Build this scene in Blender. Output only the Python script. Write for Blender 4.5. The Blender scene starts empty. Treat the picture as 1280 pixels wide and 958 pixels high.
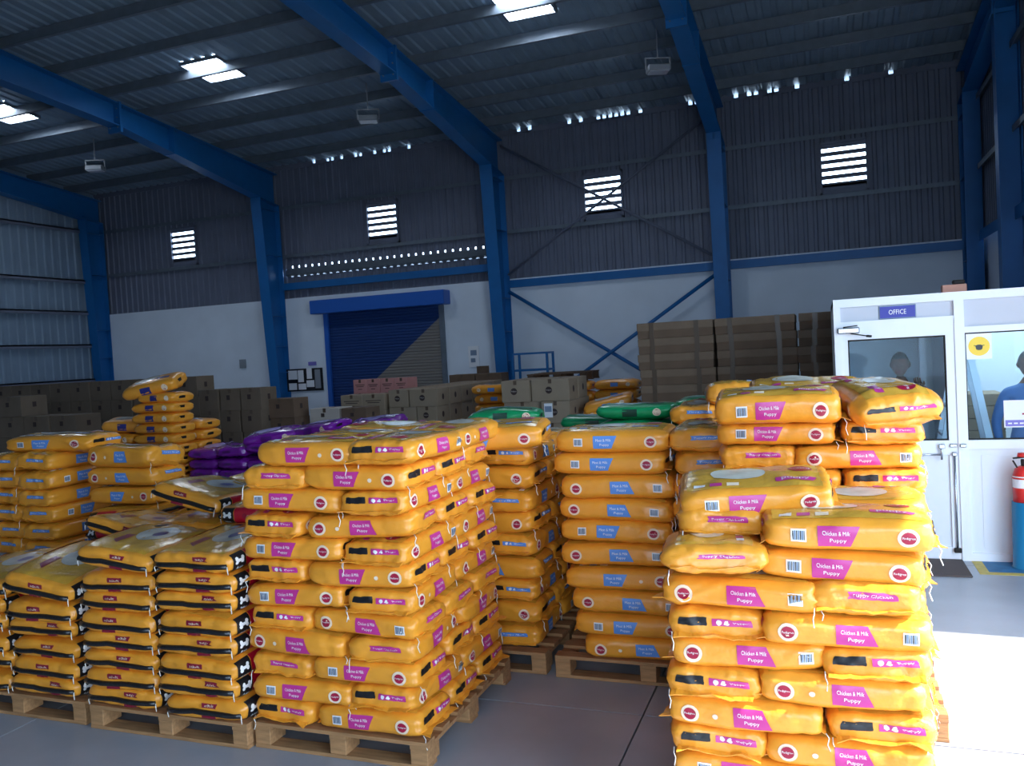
import bpy, math, random
import numpy as np
from mathutils import Matrix, Vector

random.seed(7)
PI = math.pi
C = bpy.context.scene.collection
SC = bpy.context.scene

# ------------------------------------------------------------------ camera
EYE = 2.1
FPX = 1040.0
yaw, pitch, roll = math.radians(20.6), math.radians(-2.1), math.radians(-3.19)
fwd = Vector((-math.sin(yaw) * math.cos(pitch), math.cos(yaw) * math.cos(pitch), math.sin(pitch)))
r0 = Vector((math.cos(yaw), math.sin(yaw), 0))
u0 = r0.cross(fwd)
rgt = math.cos(roll) * r0 + math.sin(roll) * u0
upv = -math.sin(roll) * r0 + math.cos(roll) * u0
cam_data = bpy.data.cameras.new('camera')
cam_data.sensor_fit = 'HORIZONTAL'
cam_data.sensor_width = 36.0
cam_data.lens = 36.0 * FPX / 1280.0
cam_data.clip_start = 0.05
cam_data.clip_end = 300
cam = bpy.data.objects.new('camera', cam_data)
C.objects.link(cam)
mw = Matrix.Identity(4)
for i in range(3):
    mw[i][0], mw[i][1], mw[i][2], mw[i][3] = rgt[i], upv[i], -fwd[i], (0, 0, EYE)[i]
cam.matrix_world = mw
SC.camera = cam

# ------------------------------------------------------------------ sky, sun, exposure
SC.view_settings.view_transform = 'Standard'
SC.view_settings.look = 'None'
SC.view_settings.gamma = 1.0
SC.view_settings.use_curve_mapping = False
SC.view_settings.exposure = 0.0
world = bpy.data.worlds.new('sky')
SC.world = world
world.use_nodes = True
bgn = world.node_tree.nodes['Background']
bgn.inputs[0].default_value = (0.60, 0.79, 1.0, 1)
bgn.inputs[1].default_value = 9.0
sun_data = bpy.data.lights.new('sun', 'SUN')
sun_data.energy = 14.0
sun_data.angle = math.radians(0.6)
sun_data.color = (1.0, 0.94, 0.84)
sun = bpy.data.objects.new('sun', sun_data)
C.objects.link(sun)
sun.rotation_euler = Vector((-1.0, 0.04, -0.98)).to_track_quat('-Z', 'Y').to_euler()
# the loading door in the side wall: a sampling portal for the sky (gives no light of its own)
DOOR_Y0, DOOR_Y1, DOOR_H = -.6, 6.25, 4.3
pd = bpy.data.lights.new('opening_sky_portal', 'AREA')
pd.shape = 'RECTANGLE'
pd.size = DOOR_H
pd.size_y = DOOR_Y1 - DOOR_Y0
pd.cycles.is_portal = True
po = bpy.data.objects.new('opening_sky_portal', pd)
C.objects.link(po)
FD0, FD1 = -.2, 2.8                        # opening added behind the camera, shaped to light the stack fronts
pf = pd.copy(); pf.size = FD1 - FD0; pf.size_y = DOOR_H
pfo = bpy.data.objects.new('opening_sky_portal', pf)
C.objects.link(pfo)
pfo.matrix_world = Matrix(((1, 0, 0, (FD0 + FD1) / 2), (0, 0, -1, -4.15), (0, 1, 0, DOOR_H / 2), (0, 0, 0, 1)))
po.matrix_world = Matrix(((0, 0, 1, 3.2), (0, 1, 0, (DOOR_Y0 + DOOR_Y1) / 2), (-1, 0, 0, DOOR_H / 2), (0, 0, 0, 1)))


# ------------------------------------------------------------------ materials
def lin(c):
    if isinstance(c, str):
        c = c.lstrip('#')
        c = [int(c[i:i + 2], 16) / 255 for i in (0, 2, 4)]
        c = [x / 12.92 if x <= .04045 else ((x + .055) / 1.055) ** 2.4 for x in c]
    return (c[0], c[1], c[2], 1)


MATS = {}


def mat(name, color, rough=.6, metal=0, noise=.0, scale=8, bump=0, bscale=40, coat=0, spec=.5, stretch=None, emit=0):
    if name in MATS:
        return MATS[name]
    m = bpy.data.materials.new(name)
    MATS[name] = m
    m.use_nodes = True
    nt = m.node_tree
    p = nt.nodes['Principled BSDF']
    col = lin(color)
    p.inputs['Base Color'].default_value = col
    p.inputs['Roughness'].default_value = rough
    p.inputs['Metallic'].default_value = metal
    p.inputs['Specular IOR Level'].default_value = spec
    if coat:
        p.inputs['Coat Weight'].default_value = coat
        p.inputs['Coat Roughness'].default_value = .18
    if emit:
        p.inputs['Emission Color'].default_value = col
        p.inputs['Emission Strength'].default_value = emit
    if noise or bump:
        tc = nt.nodes.new('ShaderNodeTexCoord')
        src = tc.outputs['Object']
        if stretch:
            mp = nt.nodes.new('ShaderNodeMapping')
            mp.inputs['Scale'].default_value = stretch
            nt.links.new(src, mp.inputs['Vector'])
            src = mp.outputs['Vector']
        if noise:
            n = nt.nodes.new('ShaderNodeTexNoise')
            n.inputs['Scale'].default_value = scale
            n.inputs['Detail'].default_value = 5
            nt.links.new(src, n.inputs['Vector'])
            r = nt.nodes.new('ShaderNodeValToRGB')
            r.color_ramp.elements[0].position = .3
            r.color_ramp.elements[1].position = .7
            r.color_ramp.elements[0].color = tuple(c * (1 - noise) for c in col[:3]) + (1,)
            r.color_ramp.elements[1].color = tuple(min(1, c * (1 + noise)) for c in col[:3]) + (1,)
            nt.links.new(n.outputs['Fac'], r.inputs['Fac'])
            nt.links.new(r.outputs['Color'], p.inputs['Base Color'])
        if bump:
            n2 = nt.nodes.new('ShaderNodeTexNoise')
            n2.inputs['Scale'].default_value = bscale
            n2.inputs['Detail'].default_value = 3
            nt.links.new(src, n2.inputs['Vector'])
            b = nt.nodes.new('ShaderNodeBump')
            b.inputs['Strength'].default_value = bump
            b.inputs['Distance'].default_value = .01
            nt.links.new(n2.outputs['Fac'], b.inputs['Height'])
            nt.links.new(b.outputs['Normal'], p.inputs['Normal'])
    return m


YEL = mat('yellow_film', '#f09e30', .33, noise=.07, scale=5, bump=.55, bscale=16, coat=.25)
GOLD = mat('golden_film', '#d7a23a', .22, noise=.12, scale=7, bump=.4, bscale=30, coat=.4)
SILV = mat('silver_glare_print', '#d8d4c6', .22, noise=.15, scale=14, coat=.4)  # silver oval print, the film's white glare painted into its colour
MAG = mat('magenta_print', '#c6338a', .35, coat=.2)
BLU = mat('light_blue_print', '#5f93dc', .35, coat=.2)
NAVY = mat('navy_print', '#2b2f7c', .35, coat=.2)
WHITE = mat('white_print', '#f2f0ee', .4)
PALE = mat('pale_ring_print', '#f3dcc0', .4)
RED = mat('dark_red_print', '#a5183a', .35)
CRIM = mat('crimson_print', '#c3122f', .3, coat=.3)
MAROON = mat('maroon_print', '#8c1230', .3, coat=.3)
BLACK = mat('black_print', '#17171a', .4)
STRIP = mat('black_seam_tape', '#1c1a1c', .3, coat=.3, bump=.3, bscale=60)
GREYP = mat('grey_print', '#7d8fa6', .4)
PURP = mat('purple_film', '#7d1f9c', .25, noise=.15, scale=6, bump=.5, bscale=22, coat=.5)
DKPURP = mat('dark_purple_print', '#561273', .3, coat=.3)
LILAC = mat('lilac_print', '#b9a8ec', .25, coat=.4)
GREEN = mat('green_film', '#0f9a5c', .3, noise=.12, scale=6, bump=.4, bscale=26, coat=.4)
DKGREEN = mat('dark_green_print', '#053c2a', .4)
MINT = mat('mint_film', '#9fc9bd', .25, noise=.1, scale=6, bump=.3, coat=.3)
STRING = mat('white_string', '#f4efe6', .8)
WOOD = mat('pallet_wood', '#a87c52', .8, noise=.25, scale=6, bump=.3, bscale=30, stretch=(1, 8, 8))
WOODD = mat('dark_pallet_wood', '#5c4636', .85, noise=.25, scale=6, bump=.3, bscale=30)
CARD = mat('grey_brown_card', '#94836f', .85, noise=.07, scale=4)
CARDB = mat('brown_card', '#6a5544', .85, noise=.1, scale=5)
CARDD = mat('dull_brown_card', '#6e5f50', .85, noise=.1, scale=4)
CARDW = mat('pale_card', '#b9b0a6', .85, noise=.05, scale=4)
CARDP = mat('pink_card', '#c98b86', .85, noise=.06, scale=4)
TAPE = mat('brown_tape', '#574637', .35)
INK = mat('carton_ink', '#3a2c2a', .8)
CONC = mat('polished_concrete', '#a3a7b0', .33, noise=.16, scale=1.3, bump=.05, bscale=30)
JOINT = mat('joint_filler', '#2c2e33', .8)
STEEL = mat('blue_steel_paint', '#1467a8', .45, noise=.06, scale=4)
STEELD = mat('galvanised_steel', '#6f7a86', .5, metal=.3, noise=.1, scale=6)
SHEET = mat('grey_cladding_sheet', '#6a7184', .55, noise=.08, scale=2)
SHEETL = mat('pale_cladding_sheet', '#7b8fa3', .55, noise=.06, scale=2)
ROOF = mat('roof_sheet_underside', '#839aae', .5, noise=.1, scale=2)
PLASTER = mat('white_wall_paint', '#dde7f2', .8, noise=.05, scale=1.2)
HOOD = mat('shutter_blue_paint', '#2863bd', .4)
ALU = mat('white_aluminium', '#e9ecf3', .35)
PANELW = mat('white_laminate_panel', '#dfe3ea', .4)
PANELG = mat('pale_grey_panel', '#c3c7d2', .45)
CHROME = mat('brushed_metal', '#b9bcc4', .25, metal=.9)
RUBBER = mat('dark_rubber', '#23201f', .8)
MATM = mat('brown_doormat', '#5d5250', .95, bump=.6, bscale=200)
YPAINT = mat('yellow_floor_paint', '#c9b25a', .6, noise=.15, scale=20)
BPAINT = mat('blue_floor_paint', '#2d6f9d', .6, noise=.2, scale=10)
SIGNB = mat('sign_blue', '#2b2f9e', .4)
SIGNY = mat('sign_yellow', '#f4cf2c', .4)
PAPER = mat('white_paper', '#eef0f4', .7)
PURPLEP = mat('violet_print', '#7f78c8', .6)
EXTB = mat('teal_blue_paint', '#1f7aa8', .4)
EXTR = mat('signal_red_paint', '#d9332f', .35)
SKIN = mat('skin', '#6d4638', .55)
HAIR = mat('dark_hair', '#15110f', .6)
SHIRTB = mat('blue_shirt', '#5a7fb4', .85, bump=.3, bscale=25)
SHIRTR = mat('red_shirt', '#a83440', .85, bump=.3, bscale=25)
SHIRTG = mat('grey_cloth', '#76828a', .85, bump=.3, bscale=25)
TROUS = mat('dark_trousers', '#22252c', .9)
PINKB = mat('pinkish_clay', '#d39a86', .8)
FROST = mat('lamp_housing', '#8d949c', .5)
GROUND = mat('yard_concrete', '#8d8a84', .9, noise=.1, scale=1)
LAMP = mat('lit_skylight', '#e6f1ff', .5, emit=42)
TUBE = mat('lit_tube', '#eafaff', .5, emit=150)


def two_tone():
    m = bpy.data.materials.new('two_tone_shutter')
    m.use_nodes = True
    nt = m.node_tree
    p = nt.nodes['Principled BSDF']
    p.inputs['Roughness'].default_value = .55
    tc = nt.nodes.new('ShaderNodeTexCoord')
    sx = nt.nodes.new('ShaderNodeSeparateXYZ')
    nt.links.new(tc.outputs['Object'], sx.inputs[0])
    # colours split on a diagonal from the upper right corner to the middle foot
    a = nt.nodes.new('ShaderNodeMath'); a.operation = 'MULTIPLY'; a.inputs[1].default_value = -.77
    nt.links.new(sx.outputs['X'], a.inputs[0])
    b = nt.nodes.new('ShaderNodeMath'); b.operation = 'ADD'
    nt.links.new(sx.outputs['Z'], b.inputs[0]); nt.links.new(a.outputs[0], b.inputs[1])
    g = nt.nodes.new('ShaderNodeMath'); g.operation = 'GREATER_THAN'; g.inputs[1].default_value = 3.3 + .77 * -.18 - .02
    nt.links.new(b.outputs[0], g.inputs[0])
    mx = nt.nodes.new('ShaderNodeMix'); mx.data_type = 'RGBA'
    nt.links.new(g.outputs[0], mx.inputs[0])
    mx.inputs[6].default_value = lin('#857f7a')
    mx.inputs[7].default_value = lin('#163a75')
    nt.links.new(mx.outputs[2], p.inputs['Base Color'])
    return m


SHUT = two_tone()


def glass_mat():
    m = bpy.data.materials.new('window_glass')
    m.use_nodes = True
    nt = m.node_tree
    nt.nodes.remove(nt.nodes['Principled BSDF'])
    out = nt.nodes['Material Output']
    t = nt.nodes.new('ShaderNodeBsdfTransparent'); t.inputs[0].default_value = (.80, .90, .95, 1)
    g = nt.nodes.new('ShaderNodeBsdfGlossy'); g.inputs['Roughness'].default_value = .02
    f = nt.nodes.new('ShaderNodeFresnel'); f.inputs[0].default_value = 1.2
    mx = nt.nodes.new('ShaderNodeMixShader')
    nt.links.new(f.outputs[0], mx.inputs[0]); nt.links.new(t.outputs[0], mx.inputs[1]); nt.links.new(g.outputs[0], mx.inputs[2])
    nt.links.new(mx.outputs[0], out.inputs['Surface'])
    return m


GLASS = glass_mat()


# ------------------------------------------------------------------ mesh helpers
class MB:
    def __init__(s):
        s.v, s.f, s.m, s.mats, s.sm = [], [], [], [], []

    def mi(s, m):
        if m not in s.mats:
            s.mats.append(m)
        return s.mats.index(m)

    def add(s, vs, fs, m, smooth=False):
        k = len(s.v); i = s.mi(m)
        s.v.extend([tuple(map(float, p)) for p in vs])
        for f in fs:
            s.f.append([k + int(q) for q in f]); s.m.append(i); s.sm.append(smooth)
        return s

    def box(s, x0, x1, y0, y1, z0, z1, m):
        vs = [(x, y, z) for x in (x0, x1) for y in (y0, y1) for z in (z0, z1)]
        return s.add(vs, [(0, 1, 3, 2), (4, 6, 7, 5), (0, 4, 5, 1), (2, 3, 7, 6), (0, 2, 6, 4), (1, 5, 7, 3)], m)

    def bbox(s, x0, x1, y0, y1, z0, z1, m, b=.01):
        # box with chamfered vertical and horizontal edges (three stacked loops)
        def loop(z, i):
            return [(x0 + i, y0 + b + i * 0, z), (x0 + b, y0 + i, z), (x1 - b, y0 + i, z), (x1 - i, y0 + b, z),
                    (x1 - i, y1 - b, z), (x1 - b, y1 - i, z), (x0 + b, y1 - i, z), (x0 + i, y1 - b, z)]
        L = [loop(z0, b * .6), loop(z0 + b, 0), loop(z1 - b, 0), loop(z1, b * .6)]
        vs = sum(L, [])
        fs = [tuple(range(7, -1, -1)), tuple(range(24, 32))]
        for k in range(3):
            for i in range(8):
                j = (i + 1) % 8
                fs.append((k * 8 + i, k * 8 + j, k * 8 + 8 + j, k * 8 + 8 + i))
        return s.add(vs, fs, m)

    def bar(s, p, q, w, h, m, up=(0, 0, 1)):
        p, q = Vector(p), Vector(q)
        d = (q - p).normalized()
        u = Vector(up)
        if abs(d.dot(u)) > .95:
            u = Vector((0, 1, 0))
        a = d.cross(u).normalized() * w / 2
        b = a.cross(d).normalized() * h / 2
        vs = [o + x + y for o in (p, q) for x, y in ((-a, -b), (a, -b), (a, b), (-a, b))]
        return s.add(vs, [(3, 2, 1, 0), (4, 5, 6, 7), (0, 1, 5, 4), (1, 2, 6, 5), (2, 3, 7, 6), (3, 0, 4, 7)], m)

    def tube(s, pts, r, m, n=8, cap=True):
        pts = [Vector(p) for p in pts]
        rs = r if isinstance(r, (list, tuple)) else [r] * len(pts)
        vs, fs = [], []
        for i, p in enumerate(pts):
            d = (pts[min(i + 1, len(pts) - 1)] - pts[max(i - 1, 0)]).normalized()
            u = Vector((0, 0, 1)) if abs(d.z) < .9 else Vector((0, 1, 0))
            a = d.cross(u).normalized(); b = a.cross(d)
            for k in range(n):
                t = 2 * PI * k / n
                vs.append(p + (a * math.cos(t) + b * math.sin(t)) * rs[i])
        for i in range(len(pts) - 1):
            for k in range(n):
                j = (k + 1) % n
                fs.append((i * n + k, i * n + j, i * n + n + j, i * n + n + k))
        if cap:
            fs.append(tuple(range(n - 1, -1, -1)))
            fs.append(tuple(range((len(pts) - 1) * n, len(pts) * n)))
        return s.add(vs, fs, m, True)

    def mesh(s, name):
        me = bpy.data.meshes.new(name)
        me.from_pydata(s.v, [], s.f)
        for m in s.mats:
            me.materials.append(m)
        me.polygons.foreach_set('material_index', s.m)
        me.polygons.foreach_set('use_smooth', s.sm)
        me.update()
        return me

    def build(s, name, parent=None, kind=None, **k):
        return put(name, s.mesh(name), parent, kind=kind, **k)


def put(name, me, parent=None, loc=None, rot=None, label=None, cat=None, group=None, kind=None):
    o = bpy.data.objects.new(name, me)
    C.objects.link(o)
    if parent is not None:
        o.parent = parent
    if loc is not None:
        o.location = loc
    if rot is not None:
        o.rotation_euler = rot
    if label: o['label'] = label
    if cat: o['category'] = cat
    if group: o['group'] = group
    if kind: o['kind'] = kind
    return o


def empty(name, loc=(0, 0, 0), rz=0, **k):
    o = put(name, None, None, loc, (0, 0, rz), **k)
    o.empty_display_size = .1
    return o


TXT = {}


def text2d(s):
    """flat lettering as 2-D vertices and faces, centred, cap height about 0.7"""
    if s in TXT:
        return TXT[s]
    cu = bpy.data.curves.new('lettering', 'FONT')
    cu.body = s
    cu.align_x = 'CENTER'
    cu.resolution_u = 2
    ob = bpy.data.objects.new('lettering', cu)
    C.objects.link(ob)
    dg = bpy.context.evaluated_depsgraph_get()
    me = ob.evaluated_get(dg).to_mesh()
    v = np.array([tuple(q.co)[:2] for q in me.vertices]) if len(me.vertices) else np.zeros((0, 2))
    f = [tuple(p.vertices) for p in me.polygons]
    ob.evaluated_get(dg).to_mesh_clear()
    bpy.data.objects.remove(ob)
    bpy.data.curves.remove(cu)
    if len(v):
        v = v - (v.max(0) + v.min(0)) / 2
    TXT[s] = (v, f)
    return TXT[s]


def flat_text(mb, s, origin, ux, uz, size, m, width=None):
    """lettering on a plane: origin = centre, ux/uz = unit axes"""
    v, f = text2d(s)
    sx = size
    if width:
        sx = width / (v[:, 0].max() - v[:, 0].min())
    o, a, b = Vector(origin), Vector(ux), Vector(uz)
    mb.add([o + a * (p[0] * sx) + b * (p[1] * size) for p in v], f, m)


# ------------------------------------------------------------------ floor and yard
fl = MB().box(-20.3, 3.2, -4.2, 19.3, -.25, -.03, JOINT).build('floor', kind='structure')
xs = [-20.3] + [-1.04 + 3.6 * k for k in range(-5, 2)] + [3.2]
ys = [-4.2] + [4.58 + 3.6 * k for k in range(-2, 5)] + [19.3]
for i in range(len(xs) - 1):
    for j in range(len(ys) - 1):
        g = .005
        MB().box(xs[i] + g, xs[i + 1] - g, ys[j] + g, ys[j + 1] - g, -.04, 0, CONC).build('slab', fl)
MB().box(3.25, 40, -25, 40, -.3, -.02, GROUND).box(-30, 3.25, -25, -4.2, -.3, -.02, GROUND).build('ground', kind='structure')

# ------------------------------------------------------------------ shell
YB, XL, XR, YF = 19.0, -20.0, 3.05, -4.0
COLX = [-19.95, -13.6, -7.15, -1.98, 3.0]
WZ = 3.87


def roof_z(y):
    return 7.4 + .1 * (YB - y) if y > 7.5 else 7.4 + .1 * (YB - 7.5) - .1 * (7.5 - y)


def corrugated(mb, a0, a1, z0, z1, m, fn, pitch=.2, depth=.03):
    """trapezoid sheet between a0..a1 along a wall, z0..z1; fn(a, out, z) gives the world point"""
    prof = []
    k0 = math.floor(a0 / pitch)
    a = k0 * pitch
    while a < a1 + pitch:
        for da, o in ((0, 0), (.5, 0), (.62, 1), (.88, 1)):
            prof.append((a + da * pitch, o * depth))
        a += pitch
    pp = [p for p in prof if a0 < p[0] < a1]
    pp = [(a0, 0)] + pp + [(a1, 0)]
    vs = [fn(p[0], p[1], z) for z in (z0, z1) for p in pp]
    n = len(pp)
    mb.add(vs, [(i, i + 1, n + i + 1, n + i) for i in range(n - 1)], m)


wb = MB()
SX0, SX1, SZ = -12.2, -8.85, 3.4          # shutter opening
wb.box(XL, SX0, YB - .12, YB + .1, 0, WZ, PLASTER)
wb.box(SX1, XR, YB - .12, YB + .1, 0, WZ, PLASTER)
wb.box(SX0, SX1, YB - .12, YB + .1, SZ, WZ, PLASTER)
wall_back = wb.build('wall_back', kind='structure')
LOUV = [(-17.2, -16.38), (-10.83, -10.0), (-5.05, -4.2), (.12, .98)]
LZ0, LZ1 = 5.1, 6.1
back = lambda a, o, z: (a, YB - o, z)
sb = MB()
GX0, GX1 = -13.4, -7.35                    # bay with the light gap over the shutter
corrugated(sb, XL, GX0, WZ, LZ0, SHEET, back)
corrugated(sb, GX0, GX1, WZ, 4.45, SHEET, back)
corrugated(sb, GX0, GX1, 4.74, LZ0, SHEET, back)
corrugated(sb, GX1, XR, WZ, LZ0, SHEET, back)
edges = [XL] + [e for l in LOUV for e in l] + [XR]
for i in range(0, len(edges), 2):
    corrugated(sb, edges[i], edges[i + 1], LZ0, LZ1, SHEET, back)
corrugated(sb, XL, XR, LZ1, 7.32, SHEET, back)
sb.build('cladding_sheet', wall_back)
# teeth that close the two ventilation gaps except between the ribs
tb = MB()
x = GX0
while x < GX1:
    tb.box(x, x + .155, YB - .03, YB + .01, 4.67, 4.75, SHEET)
    x += .205
tb.add([(GX0, YB, 4.45), (GX1, YB, 4.45), (GX1, YB - .14, 4.5), (GX0, YB - .14, 4.5), (GX0, YB - .02, 4.68), (GX1, YB - .02, 4.68)],
       [(0, 1, 2, 3), (3, 2, 5, 4)], STEELD)
tb.build('vent_flashing', wall_back, kind='stuff')
eb = MB()
EGAP = [-12.4, -12.0, -11.75, -11.5, -11.1, -10.9, -10.6, -10.3, -10.1, -9.6, -6.6, -6.4, -5.3, -5.1, -4.65, -4.5, -4.35, -4.2, -4.05, -3.9, -3.75, -2.6, -2.4, -1.6,
        -1.25, -1.1, -.95, -.8, -.3, .6, 1.55]
x = XL
while x < XR - .01:
    g = [q for q in EGAP if x <= q < x + .14]
    if not g:
        eb.box(x, x + .1405, YB - .03, YB + .02, 7.31, 7.455, SHEET)
    else:
        eb.box(x, x + .05, YB - .03, YB + .02, 7.31, 7.455, SHEET)
        eb.box(x, x + .1405, YB - .03, YB + .02, 7.31, 7.36, SHEET)
    x += .14
eb.build('eave_closure', wall_back, kind='stuff')

# left wall, right wall (with loading door), front wall
wl = MB()
corrugated(wl, YF, YB, 0, 7.35, SHEETL, lambda a, o, z: (XL + o, a, z), pitch=.25)
yy = [YF, 1.75, 7.5, 13.25, YB]
wl.add([(XL, YF, 7.2), (XL, YB + .1, 7.2), (XL, YB + .1, 7.44), (XL, 7.5, 8.6), (XL, YF, 7.44)], [(0, 1, 2, 3, 4)], SHEETL)
wall_left = wl.build('wall_left', kind='structure')
wr = MB()
wr.box(XR, XR + .2, DOOR_Y1, YB, 0, WZ, PLASTER)
wr.box(XR, XR + .2, YF, DOOR_Y0, 0, WZ, PLASTER)
wr.box(XR, XR + .2, YF, DOOR_Y1, DOOR_H, DOOR_H + .2, PLASTER)
rf = lambda a, o, z: (XR - o, a, z)
RLV = (15.95, 16.75)
corrugated(wr, DOOR_Y1, YB, WZ, 5.5, SHEET, rf)
corrugated(wr, YF, DOOR_Y1, DOOR_H, 5.5, SHEET, rf)
corrugated(wr, YF, RLV[0], 5.5, 6.35, SHEET, rf)
corrugated(wr, RLV[1], YB, 5.5, 6.35, SHEET, rf)
corrugated(wr, YF, YB, 6.35, 7.45, SHEET, rf)
wr.add([(XR, YF, 7.2), (XR, YB + .1, 7.2), (XR, YB + .1, 7.44), (XR, 7.5, 8.6), (XR, YF, 7.44)], [(0, 1, 2, 3, 4)], SHEET)
wr.box(XR + .01, XR + .2, DOOR_Y1, DOOR_Y1 + .05, WZ, DOOR_H, PLASTER)
wall_right = wr.build('wall_right', kind='structure')
wf = MB().box(XL, FD0, YF - .2, YF, 0, 7.4, PLASTER).box(FD1, XR, YF - .2, YF, 0, 7.4, PLASTER).box(FD0, FD1, YF - .2, YF, DOOR_H, 7.4, PLASTER)
wf.build('wall_front', kind='structure')


# ceiling: ribbed sheets in bands, with square skylights let in
SKY = [(-17.0, -16.08), (-11.38, -10.5), (-4.93, -4.05)]
SY0, SY1 = 13.08, 13.95
cb = MB()
rfn = lambda y: (lambda a, o, t: (a, y[0] + (y[1] - y[0]) * t, roof_z(y[0] + (y[1] - y[0]) * t) + .02 + o))
for y0, y1 in ((YF, 7.5), (7.5, SY0), (SY1, YB + .3)):
    corrugated(cb, XL - .1, XR + .2, 0, 1, ROOF, rfn((y0, y1)), pitch=.25)
ed = [XL - .1] + [e for s_ in SKY for e in s_] + [XR + .2]
for i in range(0, len(ed), 2):
    corrugated(cb, ed[i], ed[i + 1], 0, 1, ROOF, rfn((SY0, SY1)), pitch=.25)
ceiling = cb.build('ceiling', kind='structure')
for x0, x1 in SKY:
    lb = MB()
    za, zb = roof_z(SY0), roof_z(SY1)
    lb.add([(x0, SY0, za + .03), (x1, SY0, za + .03), (x1, SY1, zb + .03), (x0, SY1, zb + .03)], [(0, 1, 2, 3)], LAMP)
    s_ = lb.build('skylight_pane', ceiling)
    fb = MB()
    for a, b in (((x0, SY0, za), (x1, SY0, za)), ((x0, SY1, zb), (x1, SY1, zb)), ((x0, SY0, za), (x0, SY1, zb)), ((x1, SY0, za), (x1, SY1, zb))):
        fb.bar(a, b, .04, .06, STEELD)
    fb.build('skylight_frame', ceiling)
y = YB - 1.05
k = 0
while y > 8:
    z = roof_z(y)
    # Z section: lower lip, web, upper lip
    m = MB().box(XL, XR, y - .004, y + .004, z - .21, z - .01, STEELD).box(XL, XR, y - .07, y, z - .215, z - .205, STEELD).box(XL, XR, y, y + .07, z - .012, z - .004, STEELD)
    m.build('purlin', ceiling)
    y -= 1.16
    k += 1


# ------------------------------------------------------------------ blue portal frames
def i_section(mb, p, q, depth0, depth1, dvec, width, m, wvec=(1, 0, 0), tf=.02):
    """tapered I-beam: outer flange on the line p..q, web depth along dvec"""
    p, q, d, w = Vector(p), Vector(q), Vector(dvec), Vector(wvec)
    p2, q2 = p + d * depth0, q + d * depth1
    for a, b in ((p, q), (p2, q2)):
        t = d * tf * (1 if a is p else -1)
        vs = [a - w * width / 2, a + w * width / 2, b + w * width / 2, b - w * width / 2]
        vs = vs + [v + t for v in vs]
        mb.add(vs, [(0, 1, 2, 3), (7, 6, 5, 4), (0, 4, 5, 1), (1, 5, 6, 2), (2, 6, 7, 3), (3, 7, 4, 0)], m)
    ww = w * .006
    mb.add([p - ww, q - ww, q2 - ww, p2 - ww, p + ww, q + ww, q2 + ww, p2 + ww], [(0, 1, 2, 3), (7, 6, 5, 4)], m)


for i, cx in enumerate(COLX):
    wdt = .3
    cxx = cx + (.2 if i == 0 else (-.17 if i == 4 else 0))
    mb = MB()
    d0, d1 = (.38, .8) if i in (1, 2, 3) else (.38, .62)
    ktop = roof_z(YB - .13) - .22 - d1 - .05
    i_section(mb, (cxx, YB - .13, 0), (cxx, YB - .13, ktop), d0, d1, (0, -1, 0), wdt, STEEL)
    # haunch plates that carry the column up to the sloping rafter
    mb.box(cxx - .15, cxx + .15, YB - .13 - d1, YB - .11 - d1, ktop - .02, ktop + .17, STEEL)
    mb.box(cxx - .0085, cxx + .0085, YB - .13 - d1, YB - .14, ktop - .01, ktop + .15, STEEL)
    col = mb.build('steel_column', kind='structure')
    st = MB()
    for z in (1.9, 2.6, 3.4, 5.0, 6.2):
        dd = d0 + (d1 - d0) * z / ktop
        for s_ in (-1, 1):
            st.box(cxx + s_ * .01, cxx + s_ * wdt * .48, YB - .13 - dd, YB - .14, z, z + .014, STEEL)
    st.build('stiffener_plate', col)
    rb = MB()
    ya, yb_ = YB - .13, 7.5
    # tapered rafter under the purlins: deep at the knee, slimmer after the splice
    ys_ = 13.6
    za = lambda y: roof_z(y) - .22
    i_section(rb, (cxx, ya, za(ya)), (cxx, ys_, za(ys_)), d1 + .05, .48, (0, 0, -1), wdt, STEEL)
    i_section(rb, (cxx, ys_, za(ys_)), (cxx, yb_, za(yb_)), .48, .62, (0, 0, -1), wdt, STEEL)
    raf = rb.build('steel_rafter', kind='structure')
    pb = MB()
    pb.box(cxx - .17, cxx + .17, ys_ - .03, ys_ + .03, za(ys_) - .6, za(ys_) + .02, STEEL)
    pb.box(cxx - .16, cxx + .16, ys_ + 1.5, ys_ + 1.52, za(ys_ + 1.5) - .6, za(ys_ + 1.5), STEEL)
    for bx in (-.1, .1):
        for bz in (-.5, -.3, -.12):
            pb.tube([(cxx + bx, ys_ - .05, za(ys_) + bz), (cxx + bx, ys_ + .05, za(ys_) + bz)], .014, STEELD, 6)
    pb.build('splice_plate', raf)
    r2 = MB()
    i_section(r2, (cxx, 7.5, za(7.5)), (cxx, YF + .1, za(YF + .1)), .62, .8, (0, 0, -1), wdt, STEEL)
    r2.build('steel_rafter', kind='structure')


def girt(mb, x0, x1, z, m, y=YB - .12):
    mb.box(x0, x1, y - .11, y - .1, z - .09, z + .09, m).box(x0, x1, y - .1, y, z + .08, z + .09, m).box(x0, x1, y - .1, y, z - .09, z - .08, m)


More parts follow.
